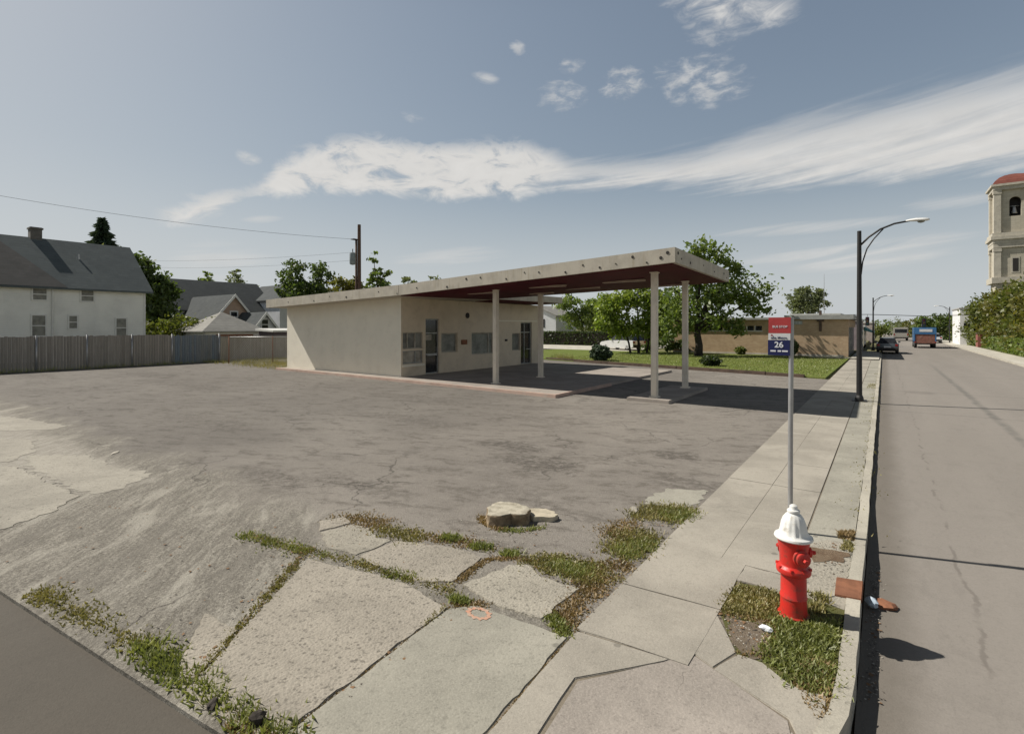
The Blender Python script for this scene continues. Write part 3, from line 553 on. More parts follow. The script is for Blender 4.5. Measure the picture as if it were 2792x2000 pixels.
slab([(-12.9, 2.43), (-12.0, 3.05), (-10.46, 3.12), (-9.63, 3.30), (-9.1, 2.75), (-9.15, 2.36), (-9.95, 2.28), (-11.9, 2.2)][::-1], MT['slab_old'], 0.004, 0.06)
slab([(-19.4, 3.0), (-17.6, 3.38), (-15.9, 3.7), (-15.6, 3.3), (-16.4, 2.6), (-19, 2.2)][::-1], MT['slab_old'], 0.004, 0.06)
slab([(-15.3, 2.42), (-14.5, 2.79), (-13.2, 2.6), (-12.5, 2.1), (-12.7, 1.4), (-15.3, 1.3)][::-1], MT['slab_old'], 0.005, 0.06)
# platform under the canopy and the pump island
p_ = MB(); p_.prism([(-27.2, 15.32), (-17.5, 15.12), (-8.95, 14.80), (-8.95, 26.5), (-17.6, 26.5), (-17.6, 15.9), (-27.2, 15.9)], -0.3, 0.10); struct(p_.build('platform', MT['platform'], bevel=0.012))
k_ = MB(); k_.prism([(-27.2, 15.20), (-17.5, 14.99), (-8.85, 14.66), (-8.85, 19.0), (-8.95, 19.0), (-8.95, 14.785), (-17.5, 15.105), (-27.2, 15.305)], -0.3, 0.112); struct(k_.build('platform_edge', MT['red_kerb'], bevel=0.012))
i_ = MB(); i_.prism([(-6.75, 15.6), (-5.35, 15.6), (-5.35, 19.9), (-6.75, 19.9)], -0.3, 0.10); struct(i_.build('pump_island', MT['platform'], bevel=0.02))
# tree pit ground
d_ = MB(); d_.prism(jag([(-1.12, 4.50), (-0.86, 3.98), (-0.72, 4.0), (-0.50, 3.86), (-0.27, 3.86), (-0.268, 5.25), (-0.72, 5.25), (-1.10, 5.12)], 0.1, 0.02), -0.3, 0.002); struct(d_.build('soil', MT['soil_green']))
d_ = MB(); d_.prism(jag([(-1.04, 4.42), (-0.94, 4.04), (-0.72, 4.06), (-0.70, 4.40), (-0.76, 4.58)], 0.03, 0.05), -0.3, 0.007); struct(d_.build('bare_soil', MT['dirt']))
d_ = MB(); d_.prism(jag([(-0.74, 5.2), (-0.275, 5.15), (-0.275, 6.75), (-0.50, 6.72), (-0.74, 6.4)], 0.1, 0.02), -0.3, 0.006); struct(d_.build('pit_slab', MT['slab_pitted']))
d_ = MB(); d_.prism(jag([(-0.66, 6.38), (-0.30, 6.46), (-0.33, 6.16), (-0.44, 6.14), (-0.58, 6.0)], 0.07, 0.03), -0.3, 0.011); struct(d_.build('mulch', MT['mulch']))
# lawn beyond the lot
lw = MB(); lw.prism([(-19.4, 30.9), (-2.15, 27.1), (-2.04, 46.2), (-10, 45.9), (-19.0, 45.9), (-27, 44.5), (-27, 33)], -0.3, 0.06); struct(lw.build('lawn', MT['lawn']))
pv = MB(); pv.sheet([(-60, 44.3), (-19.2, 45.0), (-19.2, 60), (-60, 62)][::1], 0.066); struct(pv.build('driveway', MT['far_walk']))
pv = MB(); pv.sheet([(-4.6, 44.2), (-0.28, 44.2), (-0.28, 58), (-2.0, 58), (-2.0, 45.6), (-4.6, 45.4)], 0.066); struct(pv.build('entrance_paving', MT['far_walk']))
e_ = MB()
ep = [(-19.6, 31.05), (-14.6, 29.75), (-9.4, 28.55), (-4.7, 27.55), (-3.0, 27.2)]
for a, b in zip(ep[:-1], ep[1:]):
    a = Vector(a); b = Vector(b); t = (b - a).normalized(); n = Vector((-t.y, t.x)) * 0.16; gp = t * 0.02
    a2 = a + gp; b2 = b - gp; z = 0.15 + random.uniform(-.02, .02)
    e_.hexa([(a2.x, a2.y, -.2), (b2.x, b2.y, -.2), ((b2 + n).x, (b2 + n).y, -.2), ((a2 + n).x, (a2 + n).y, -.2)], [(a2.x, a2.y, z), (b2.x, b2.y, z), ((b2 + n).x, (b2 + n).y, z), ((a2 + n).x, (a2 + n).y, z)])
tag(e_.build('timber_edging', MT['timber']), 'dark weathered timber edging along the near side of the lawn', 'edging')

# ================================================================== vegetation builders
def blades(pts, h, spread, m, name, parent=None, w=0.010):
    """triangular grass blades rooted at pts (n,3); h = (lo, hi)"""
    n = len(pts); pts = np.asarray(pts, float)
    hh = rng.uniform(h[0], h[1], n); th = rng.uniform(0, 2 * np.pi, n); lean = rng.uniform(0.1, spread, n) * hh
    ph = rng.uniform(0, 2 * np.pi, n); ww = w * rng.uniform(0.6, 1.4, n)
    side = np.stack([np.cos(th), np.sin(th), np.zeros(n)], 1) * ww[:, None]
    tip = pts + np.stack([np.cos(ph) * lean, np.sin(ph) * lean, hh], 1)
    v = np.stack([pts - side, pts + side, tip], 1).reshape(-1, 3)
    return raw_mesh(name, v, n, 3, m, parent)
def in_poly(poly, n):
    P = np.asarray(poly, float); lo, hi = P.min(0), P.max(0); out = []
    while len(out) < n:
        q = rng.uniform(lo, hi, (n * 2, 2)); x, y = q[:, 0], q[:, 1]; c = np.zeros(len(q), bool); j = len(P) - 1
        for i in range(len(P)):
            xi, yi = P[i]; xj, yj = P[j]
            with np.errstate(divide='ignore', invalid='ignore'):
                c ^= ((yi > y) != (yj > y)) & (x < (xj - xi) * (y - yi) / (yj - yi + 1e-12) + xi)
            j = i
        out += list(q[c])
    return np.array(out[:n])
def clumpy(p, k, sig, keep=0.75):
    """pull points toward random clump centres"""
    c = p[rng.integers(0, len(p), k)]; idx = rng.integers(0, k, len(p)); q = c[idx] + rng.normal(0, sig, p.shape)
    return np.where(rng.random(len(p))[:, None] < keep, q, p)
def z3(p, z): return np.concatenate([p, np.full((len(p), 1), z)], 1)

def leaves_in(blobs, n, size, clump=26, cs=0.16, surf=2.4):
    vols = np.array([b[3] * b[4] * b[5] for b in blobs]) ** (2 / 3.); pr = vols / vols.sum(); B = np.array(blobs, float)
    k = max(8, n // clump); bi = rng.choice(len(blobs), k, p=pr)
    d = rng.normal(size=(k, 3)); d /= np.linalg.norm(d, axis=1)[:, None]; rr = rng.random(k) ** (1 / surf)
    cen = B[bi, :3] + d * rr[:, None] * B[bi, 3:6]; csz = cs * B[bi, 3:6].mean(1) * rng.uniform(0.6, 1.5, k)
    ci = rng.integers(0, k, n); p = cen[ci] + rng.normal(size=(n, 3)) * csz[ci][:, None] * np.array([1, 1, 0.7])
    u = rng.normal(size=(n, 3)); u /= np.linalg.norm(u, axis=1)[:, None]; w = rng.normal(size=(n, 3)); v = np.cross(u, w); v /= np.linalg.norm(v, axis=1)[:, None]
    s = size * rng.uniform(0.55, 1.3, n)[:, None]
    return np.stack([p - u * s, p + v * s * 0.55, p + u * s, p - v * s * 0.55], 1).reshape(-1, 4 * 3).reshape(-1, 3)
def tree(name, label, cat, loc, blobs, n, size, m, trunk_r=0.2, bark='bark', group=None, trunk_top=None, limbs=True, lean=(0, 0), clump=26, cs=0.16, surf=2.4, stems=None, part='crown'):
    t = empty(name, loc, label, cat, group)
    raw_mesh(part, leaves_in(blobs, n, size, clump, cs, surf), n, 4, MT[m], t)
    zt = trunk_top or (min(b[2] for b in blobs))
    mb = MB()
    for (sx, sy, ex, ey, r) in (stems or [(0, 0, lean[0], lean[1], trunk_r)]):
        pts = [(sx, sy, -0.1), (sx + (ex - sx) * .3 + r * .3, sy + (ey - sy) * .3, zt * .35), (sx + (ex - sx) * .7 - r * .2, sy + (ey - sy) * .7, zt * .7), (ex, ey, zt)]
        mb.tube(pts, [r * 1.25, r * .95, r * .85, r * .65], 8)
        if limbs:
            for b in (blobs if stems is None else [b for b in blobs if random.random() < .5]):
                e = Vector(b[:3]); st = Vector((ex, ey, zt * random.uniform(.8, 1.0))); md = st.lerp(e, .5) + Vector((0, 0, .12 * b[5]))
                mb.tube([st, md, e + Vector((0, 0, b[5] * .4))], [r * .5, r * .32, r * .1], 6)
    mb.build('trunk', MT[bark], t, smooth=True)
    return t

# ================================================================== weeds in the joints and cracks (uncountable)
def along(pts, n, wid):
    P = [np.array(p, float) for p in pts]; L = np.array([np.linalg.norm(b - a) for a, b in zip(P[:-1], P[1:])]); pr = L / L.sum()
    k = rng.choice(len(L), n, p=pr); f = rng.random(n)[:, None]; A = np.array(P[:-1])[k]; Bv = np.array(P[1:])[k]
    return A + (Bv - A) * f + rng.normal(0, wid / 2.2, (n, 2))
def weeds(pts, m, h, z=0.0, w=0.009, spread=1.3, cl=None):
    p = np.asarray(pts); p = p[:max(1, int(len(p) * (.6 if h[1] < .15 else 1)))]; h = (h[0] * .42, h[1] * .5) if h[1] < .15 else h; w *= .8
    if cl: p = clumpy(p, *cl)
    p = p[(p[:, 0] > -2.6) | (p[:, 1] > 1.43 + (p[:, 0] + 3.4) * .12)]
    return struct(blades(z3(p, z), h, spread, MT[m], 'weeds'), 'stuff')
joint1 = [(-4.98, 3.13), (-4.48, 2.46), (-3.79, 1.55)]
top = [(-5.96, 2.95), (-5.4, 3.05), (-4.89, 3.16), (-4.07, 3.30), (-3.66, 3.38), (-3.15, 3.42)]
weeds(along(joint1, 1500, 0.05), 'blade_olive', (.02, .055), 0.0, .007, cl=(60, .035))
weeds(along(joint1, 500, 0.07), 'blade_brown', (.015, .04), 0.0, .007)
weeds(along(top, 2300, 0.06), 'blade_olive', (.025, .065), 0.0, .008, cl=(60, .05))
weeds(along([(-5.95, 2.95), (-5.2, 3.08), (-4.75, 3.18)], 900, 0.09), 'blade_green', (.03, .08), 0.0, .008, cl=(16, .06))
weeds(along([(-4.0, 3.32), (-3.6, 3.40)], 350, 0.08), 'blade_green', (.03, .08), 0.0, .008, cl=(6, .05))
weeds(along([(-3.08, 3.34), (-2.92, 3.36)], 600, 0.06), 'blade_green', (.04, .10), 0.0, .009)
weeds(along([(-3.0, 3.26), (-2.78, 3.42)], 500, 0.09), 'blade_brown', (.02, .05), 0.0, .007)
weeds(along([(-5.5, 3.95), (-5.0, 4.06), (-4.8, 4.0)], 1500, 0.15), 'blade_brown', (.02, .06), 0.0, .008, cl=(26, .08))
weeds(along([(-4.8, 4.0), (-4.45, 3.98), (-4.3, 4.1)], 1500, 0.16), 'blade_olive', (.03, .07), 0.0, .008, cl=(24, .08))
weeds(along([(-4.25, 4.15), (-3.9, 4.27), (-3.4, 4.33)], 1300, 0.12), 'blade_brown', (.02, .06), 0.0, .008, cl=(24, .07))
weeds(along([(-4.02, 4.24), (-3.88, 4.28)], 700, 0.09), 'blade_green', (.05, .13), 0.0, .010)
weeds(along([(-3.62, 4.27), (-3.45, 4.33)], 600, 0.09), 'blade_green', (.05, .11), 0.0, .010)
weeds(along([(-3.24, 4.33), (-3.12, 4.37)], 350, 0.08), 'blade_green', (.05, .12), 0.0, .010)
weeds(along([(-3.25, 3.6), (-3.3, 4.1), (-3.1, 4.3), (-2.9, 4.34)], 1200, 0.06), 'blade_brown', (.02, .05), 0.0, .007)
weeds(in_poly([(-3.0, 4.30), (-2.62, 4.22), (-2.2, 4.25), (-2.05, 4.55), (-2.3, 4.75), (-2.75, 4.6), (-3.05, 4.42)], 4200), 'blade_olive', (.02, .07), 0.0, .009, cl=(60, .07))
weeds(in_poly([(-2.3, 4.1), (-2.02, 4.1), (-1.98, 4.75), (-2.15, 5.0), (-2.35, 4.7)], 2600), 'blade_brown', (.015, .05), 0.0, .008, cl=(40, .07))
weeds(in_poly([(-2.75, 4.32), (-2.35, 4.35), (-2.3, 4.6), (-2.7, 4.52)], 2000), 'blade_green', (.03, .08), 0.0, .009, cl=(26, .06))
weeds(along([(-2.2, 4.2), (-2.14, 3.8), (-2.06, 3.55)], 2000, 0.11), 'blade_brown', (.02, .05), 0.0, .008, cl=(40, .05))
weeds(along([(-2.22, 3.62), (-2.05, 3.50), (-2.0, 3.45)], 900, 0.07), 'blade_green', (.03, .08), 0.0, .008)
weeds(in_poly([(-2.45, 4.95), (-2.1, 4.9), (-1.99, 5.45), (-2.2, 5.9), (-2.5, 5.6)], 3200), 'blade_olive', (.03, .09), 0.0, .009, cl=(50, .08))
weeds(in_poly([(-2.35, 5.05), (-2.1, 5.0), (-2.02, 5.4), (-2.2, 5.6)], 1600), 'blade_green', (.04, .10), 0.0, .009, cl=(20, .07))
weeds(in_poly([(-2.75, 5.5), (-2.4, 5.3), (-2.35, 5.9), (-2.6, 6.0)], 1500), 'blade_brown', (.02, .05), 0.0, .008, cl=(26, .08))
weeds(in_poly([(-2.6, 6.1), (-2.0, 6.2), (-1.95, 6.9), (-2.5, 6.65)], 3600), 'blade_olive', (.03, .10), 0.0, .009, cl=(50, .09))
weeds(in_poly([(-2.3, 6.3), (-2.0, 6.3), (-1.97, 6.8), (-2.3, 6.65)], 1500), 'blade_green', (.04, .11), 0.0, .009, cl=(20, .08))
ce = [(-2.75, 1.62), (-3.3, 1.56), (-4.0, 1.50), (-4.6, 1.46)]
weeds(along(ce, 2600, 0.085), 'blade_green', (.04, .13), 0.0, .009, cl=(50, .07))
weeds(along([(-2.7, 1.60), (-3.2, 1.53)], 1200, 0.10), 'blade_brown', (.02, .06), 0.0, .008)
weeds(along([(-4.4, 1.54), (-5.0, 1.40), (-6.2, 1.20)], 1700, 0.09), 'blade_olive', (.02, .07), 0.0, .009, cl=(26, .07))
weeds(along([(-12.6, 1.75), (-15.0, 1.9)], 500, 0.15), 'blade_olive', (.03, .08), 0.0, .014)
weeds(along([(-2.99, 3.1), (-2.92, 2.4), (-2.84, 1.6)], 500, 0.012), 'blade_brown', (.01, .03), 0.0, .006)
weeds(along([(-1.96, 3.4), (-1.89, 2.4)], 250, 0.01), 'blade_brown', (.01, .03), 0.0, .006)
weeds(along([(-3.02, 3.2), (-2.99, 2.9)], 260, 0.03), 'blade_olive', (.02, .06), 0.0, .007)
# grass of the tree pit
weeds(in_poly([(-0.73, 4.60), (-0.60, 4.85), (-0.29, 4.95), (-0.28, 4.0), (-0.30, 3.86), (-0.48, 3.87), (-0.60, 3.98), (-0.72, 4.06)], 6500), 'blade_green', (.03, .085), 0.0, .0055, cl=(170, .045))
weeds(in_poly([(-0.5, 4.3), (-0.28, 4.3), (-0.27, 3.7), (-0.33, 3.6), (-0.5, 3.9)], 1300), 'blade_brown', (.02, .06), 0.0, .005)
weeds(in_poly([(-1.06, 5.09), (-0.77, 5.14), (-0.66, 4.75), (-0.79, 4.60), (-1.09, 4.50), (-1.12, 4.87)], 3800), 'blade_olive', (.03, .07), 0.0, .0055, cl=(100, .04))
weeds(along([(-1.1, 4.5), (-0.72, 4.58), (-0.7, 4.1), (-0.86, 4.0)], 900, 0.05), 'blade_brown', (.02, .05), 0.0, .005)
weeds(along([(-0.60, 4.86), (-0.45, 5.05), (-0.50, 5.35)], 500, 0.06), 'blade_olive', (.04, .13), 0.0, .006, cl=(12, .04))
weeds(in_poly([(-0.42, 6.85), (-0.27, 6.85), (-0.27, 7.2), (-0.42, 7.1)], 800), 'blade_brown', (.03, .09), 0.0, .007)
weeds(in_poly([(-0.38, 6.5), (-0.27, 6.5), (-0.27, 6.8), (-0.36, 6.8)], 450), 'blade_olive', (.03, .08), 0.0, .007)
weeds(along([(-0.27, 7.2), (-0.27, 20), (-0.27, 32)], 1300, 0.06), 'blade_olive', (.02, .07), 0.0, .012, cl=(60, .12))
weeds(in_poly([(-0.55, 24), (-0.28, 24), (-0.28, 26), (-0.5, 26)], 350), 'blade_olive', (.04, .10), 0.0, .012)
# grass along fence and building corner, lawn nap
weeds(in_poly([(-36.6, 15.8), (-30, 15.4), (-27, 15.2), (-27, 19), (-36.6, 20.5)], 4500), 'blade_olive', (.08, .3), 0.0, .03, cl=(80, .35))
weeds(in_poly([(-36.7, 3.0), (-36.0, 3.0), (-36.1, 16), (-36.7, 16)], 1200), 'blade_green', (.08, .3), 0.0, .03, cl=(40, .3))
lawn_b = struct(blades(z3(in_poly([(-19.2, 31.0), (-2.3, 27.3), (-2.1, 44), (-19, 45)], 16000), 0.06), (.03, .08), 0.9, MT['blade_green'], 'lawn_grass', None, 0.02), 'stuff')

def chips(pts, m, lo, hi, name='grit', z=0.006):
    n = len(pts); c = z3(np.asarray(pts), z); sz = rng.uniform(lo, hi, n)[:, None]; a = rng.uniform(0, 2 * np.pi, n); f = []
    for k in range(4):
        th = a + k * np.pi / 2 + rng.uniform(-.3, .3, n); f.append(c + np.stack([np.cos(th), np.sin(th), rng.uniform(.0, .5, n)], 1) * sz * rng.uniform(.6, 1.2, (n, 1)))
    return struct(raw_mesh(name, np.stack(f, 1).reshape(-1, 3), n, 4, MT[m]), 'stuff')
for (m_, lo, hi, k_) in (('grit_pale', .003, .010, 1.0), ('grit_dark', .003, .012, .8), ('dead_leaf', .008, .020, .14)):
    P_ = [along(joint1, int(160 * k_), .25), along(top, int(260 * k_), .25), along([(-2.97, 3.2), (-2.82, 1.5)], int(160 * k_), .15), along([(-5.4, 4.0), (-4.4, 4.0), (-3.4, 4.35), (-2.2, 4.3), (-2.1, 3.5)], int(420 * k_), .35), along([(-2.4, 5.0), (-2.2, 6.9)], int(300 * k_), .4), in_poly([(-9, .9), (-4.2, 1.6), (-5.2, 3.4), (-9, 4)], int(420 * k_)), along([(-1.0, 4.5), (-.75, 4.1)], int(150 * k_), .15), along([(-.4, 5.9), (-.4, 6.7)], int(130 * k_), .2), along([(-4.0, 4.8), (-3.3, 5.0)], int(150 * k_), .3)]
    chips(np.concatenate(P_), m_, lo, hi)
    chips(along([(-.07, 4.2), (-.07, 6.6)], int(200 * k_), .06), m_, lo, hi, z=-.124)
# ================================================================== the old filling-station building
BX0, BX1, BY0, BY1 = -27.05, -17.68, 15.80, 27.15
def rz(x):      # underside of the roof along its near edge
    return 3.40 + (x + 26.9) * (0.30 / 10.2) if x < -16.7 else 3.70 + (x + 16.7) * (0.54 / 11.8)
st = empty('filling_station', (-17.68, 15.80, 0), 'disused cream filling station with wide sloping flat canopy on four posts', 'gas station')
def L(mb):      # shift world coordinates to the station's base
    mb.v = [(x + 17.68, y - 15.80, z) for x, y, z in mb.v]; return mb
# side and back walls
w = MB()
w.add([(BX0, BY0, -0.3), (BX1 - 0.003, BY0, -0.3), (BX1 - 0.003, BY0, rz(BX1) + .02), (BX0, BY0, rz(BX0) + .02)], [(0, 1, 2, 3)])
w.add([(BX0, BY1, -0.3), (BX1 - 0.003, BY1, -0.3), (BX1 - 0.003, BY1, rz(BX1) + .02), (BX0, BY1, rz(BX0) + .02)], [(3, 2, 1, 0)])
w.add([(BX0, BY0, -0.3), (BX0, BY1, -0.3), (BX0, BY1, rz(BX0) + .02), (BX0, BY0, rz(BX0) + .02)], [(3, 2, 1, 0)])
L(w).build('wall', MT['cream'], st)
# front wall with real openings (u along +Y from BY0, z up)
ops = {'w1': (15.37, 16.62, 1.38, 2.12), 'd1': (16.76, 17.66, 0.10, 2.74), 'w2': (17.80, 18.95, 1.12, 2.06), 'w3': (20.02, 21.85, 0.92, 2.06), 'w4': (23.55, 24.35, 1.0, 2.0), 'd2': (24.40, 25.55, 0.10, 2.62), 'wl': (15.37, 16.62, 0.72, 1.30)}
KS = 17.68 / 17.1
ops = {k: (a * KS, b * KS, c if k[0] == 'd' else 2.4 + (c - 2.4) * KS, 2.4 + (d - 2.4) * KS) for k, (a, b, c, d) in ops.items()}
def wall_front():
    f = MB(); ytop = rz(BX1) + 0.02
    ye = sorted({BY0, BY1} | {o[0] for o in ops.values()} | {o[1] for o in ops.values()}); ze = sorted({-0.3, ytop} | {o[2] for o in ops.values()} | {o[3] for o in ops.values()})
    for a, b in zip(ye[:-1], ye[1:]):
        for c, d in zip(ze[:-1], ze[1:]):
            my, mz = (a + b) / 2, (c + d) / 2
            if any(o[0] < my < o[1] and o[2] < mz < o[3] for o in ops.values()): continue
            f.add([(BX1, a, c), (BX1, b, c), (BX1, b, d), (BX1, a, d)], [(0, 1, 2, 3)])
    for (a, b, c, d) in ops.values():
        x0, x1 = BX1 - 0.14, BX1
        f.add([(x0, a, c), (x1, a, c), (x1, a, d), (x0, a, d)], [(0, 1, 2, 3)]); f.add([(x0, b, c), (x1, b, c), (x1, b, d), (x0, b, d)], [(3, 2, 1, 0)])
        f.add([(x0, a, c), (x0, b, c), (x1, b, c), (x1, a, c)], [(0, 1, 2, 3)]); f.add([(x0, a, d), (x0, b, d), (x1, b, d), (x1, a, d)], [(3, 2, 1, 0)])
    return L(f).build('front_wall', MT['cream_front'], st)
wall_front()
def pane(o, m, name='pane', parent=None, x=BX1 - 0.13, sub=None):
    a, b, c, d = o; p = MB(); p.box(x - .02, a, c, x, b, d); return L(p).build(name, MT[m], parent or st)
def frame(o, t=0.05, x=BX1 - 0.10, mull=(), rails=(), name='window', m='alu'):
    a, b, c, d = o; p = MB(); xa, xb = x - .03, x + .02
    p.box(xa, a, c, xb, b, c + t).box(xa, a, d - t, xb, b, d).box(xa, a, c + t, xb, a + t, d - t).box(xa, b - t, c + t, xb, b, d - t)
    for q in mull: p.box(xa, q - t / 2, c + t, xb - .004, q + t / 2, d - t)
    for q in rails: p.box(xa + .003, a + t, q - t / 2, xb - .008, b - t, q + t / 2)
    return L(p).build(name, MT[m], st)
f1 = frame(ops['w1'], m='board', mull=(16.25, 16.73)); pane(ops['w1'], 'glass', parent=f1)
f2 = frame(ops['wl'], mull=(16.73,)); pane(ops['wl'], 'board', 'panel', parent=f2)
f3 = frame(ops['w2'], 0.06, m='board'); pane(ops['w2'], 'glass_green', parent=f3)
f4 = frame(ops['w3'], 0.06, m='board', mull=(22.22,)); pane(ops['w3'], 'glass_green', parent=f4)
f5 = frame(ops['w4'], 0.05, m='board'); pane(ops['w4'], 'glass', parent=f5)
d1 = frame(ops['d1'], 0.06, rails=(2.06, 1.05), name='door'); pane((ops['d1'][0], ops['d1'][1], 2.09, ops['d1'][3]), 'glass_dark', 'transom_pane', d1); pane((ops['d1'][0], ops['d1'][1], 0.10, 2.03), 'glass_dark', 'pane', d1, x=BX1 - .132)
hb = MB(); hb.box(BX1 - .08, 17.45, 0.98, BX1 - .03, 18.12, 1.02); L(hb).build('handle', MT['grey_metal'], d1)
nb = MB(); nb.box(BX1 - .127, 17.43, 1.72, BX1 - .12, 17.83, 1.98); L(nb).build('notice', MT['board'], d1)
d2 = frame(ops['d2'], 0.06, rails=(2.02,), mull=(25.72,), name='door'); pane(ops['d2'], 'glass_dark', 'pane', d2)
hb = MB(); hb.box(BX1 - .08, 25.86, 0.98, BX1 - .03, 26.3, 1.02); L(hb).build('handle', MT['grey_metal'], d2)
vh = MB(); vh.tube([(BX1 + .03, 20.35, 2.95), (BX1 - .1, 20.35, 2.95)], [.15, .15], 16); L(vh).build('vent', MT['dark'], st)
mb = MB(); mb.box(BX1 + .002, 19.86, 1.45, BX1 + .07, 20.28, 1.69); L(mb).build('mail_box', MT['rust'], st, bevel=.01)
db = MB(); db.box(BX1 + .002, 23.63, 1.53, BX1 + .05, 23.83, 1.64); L(db).build('switch_box', MT['dark'], st)
tr = MB(); tr.box(BX1 + .002, 22.8, 2.67, BX1 + .03, 27.0, 2.73); L(tr).build('ledge', MT['cream'], st)
tr = MB(); tr.box(BX1 + .002, 15.84, 0.53, BX1 + .04, 17.24, 0.63); L(tr).build('window_sill', MT['cream'], st)
# roof slabs: building roof and canopy; fascia = light edge, soffit = maroon underside
TH = 0.45
def slab3d(cn, cf, t0=0.0, t1=TH):        # corner lists [(x,y,z)] near-left, near-right, far-right, far-left
    b = [(x, y, z + t0) for x, y, z in cn + cf]; t = [(x, y, z + t1) for x, y, z in cn + cf]; return MB().hexa(b, t)
NY = 14.78
rfA = [(-27.4, NY, rz(-27.4)), (-16.72, NY, rz(-16.72))]; rfB = [(-16.72, 27.3, 3.78), (-27.4, 27.3, 3.46)]
L(slab3d(rfA, rfB, 0.012, TH)).build('roof', MT['fascia'], st)
cn = [(-16.70, NY + .002, rz(-16.7)), (-4.9, NY + .002, rz(-4.9))]; cf = [(-4.85, 20.95, 4.10), (-16.70, 20.95, 3.80)]
cz = slab3d(cn, cf, 0.012, TH); L(cz).build('canopy', MT['fascia'], st)
def inset(c, d): return [(c[0][0], c[0][1] + d, c[0][2]), (c[1][0] - d, c[1][1] + d, c[1][2])]
sf = MB().hexa([(-16.70, NY + .12, rz(-16.7) - .02), (-5.02, NY + .12, rz(-4.9) - .025), (-4.97, 20.83, 4.08), (-16.70, 20.83, 3.78)], [(-16.70, NY + .12, rz(-16.7) + .02), (-5.02, NY + .12, rz(-4.9) + .02), (-4.97, 20.83, 4.12), (-16.70, 20.83, 3.82)])
L(sf).build('soffit', MT['maroon'], st)
sf = MB().hexa([(-17.66, 20.97, 3.69), (-16.2, 20.97, 3.72), (-16.2, 27.2, 3.76), (-17.66, 27.2, 3.73)], [(-17.66, 20.97, 3.75), (-16.2, 20.97, 3.77), (-16.2, 27.2, 3.80), (-17.66, 27.2, 3.80)])
L(sf).build('soffit', MT['maroon'], st)
ov = MB().hexa([(-16.715, 20.96, 3.76), (-16.0, 20.96, 3.78), (-16.0, 27.3, 3.80), (-16.715, 27.3, 3.78)], [(-16.715, 20.96, 4.12), (-16.0, 20.96, 4.14), (-16.0, 27.3, 4.16), (-16.715, 27.3, 4.14)])
L(ov).build('roof_overhang', MT['fascia'], st)
# columns
def zsoff(x, y):
    n = rz(x); f = 3.80 + (x + 16.7) * 0.30 / 11.85; t = (y - NY) / (20.95 - NY); return n * (1 - t) + f * t
for (x, y) in ((-12.57, 16.2), (-12.5, 19.4), (-6.0, 16.1), (-6.0, 19.25)):
    c = MB(); hw = .095
    c.box(x - hw, y - hw, 0.09, x + hw, y + hw, zsoff(x, y) - .012)
    c.box(x - .15, y - .15, 0.085, x + .15, y + .15, 0.14).box(x - .13, y - .13, zsoff(x, y) - .06, x + .13, y + .13, zsoff(x, y) - .013)
    L(c).build('column', MT['column'], st, bevel=.012)
# tube lamps under the canopy
for (x, y, ln) in ((-7.6, 17.3, 1.6), (-9.8, 18.3, 1.5), (-10.4, 16.6, 1.6), (-13.6, 16.6, 1.5), (-6.9, 19.9, 1.3), (-12.2, 19.0, 1.2)):
    c = MB(); z = zsoff(x, y) - .02
    c.box(x - ln / 2, y - .09, z - .085, x + ln / 2, y + .09, z - .012); L(c).build('light_fixture', MT['tube'], st, bevel=.01)
# empty bulb sockets and holes in the fascia
def hole(p, nrm, r):
    p = Vector(p); nrm = Vector(nrm); c = MB(); r *= .72; c.tube([p - nrm * .02, p + nrm * .012], [r, r * .8], 9); L(c).build('bulb_socket', MT['dark'], st)
for x, f, r in ((-25.2, .45, .05), (-22.9, .30, .06), (-20.3, .35, .08), (-18.0, .55, .045), (-15.6, .5, .05), (-13.9, .25, .07), (-12.9, .72, .07), (-12.2, .68, .055), (-11.0, .30, .05), (-9.6, .5, .05), (-8.55, .25, .06), (-7.9, .6, .05), (-7.3, .28, .06), (-6.2, .72, .07), (-5.75, .22, .045), (-5.32, .42, .08), (-5.12, .7, .08), (-16.8, .2, .04), (-21.6, .6, .04), (-10.2, .62, .04), (-6.75, .4, .035)):
    hole((x, NY, rz(x) + f * TH), (0, -1, 0), r)
for y, f, r in ((15.05, .68, .08), (15.35, .4, .05), (16.2, .35, .07), (17.6, .55, .04), (18.9, .4, .05), (20.2, .55, .07), (20.6, .3, .05)):
    z = rz(-4.9) + (4.10 - rz(-4.9)) * (y - NY) / (20.95 - NY); hole((-4.9 + .05 * (y - NY) / 6.2, y, z + f * TH), (1, 0, 0), r)
# roof vent
rv = MB(); rv.box(-24.6, 21.0, 3.9, -23.9, 21.7, 4.45); L(rv).build('roof_vent', MT['red_kerb'], st, bevel=.03)

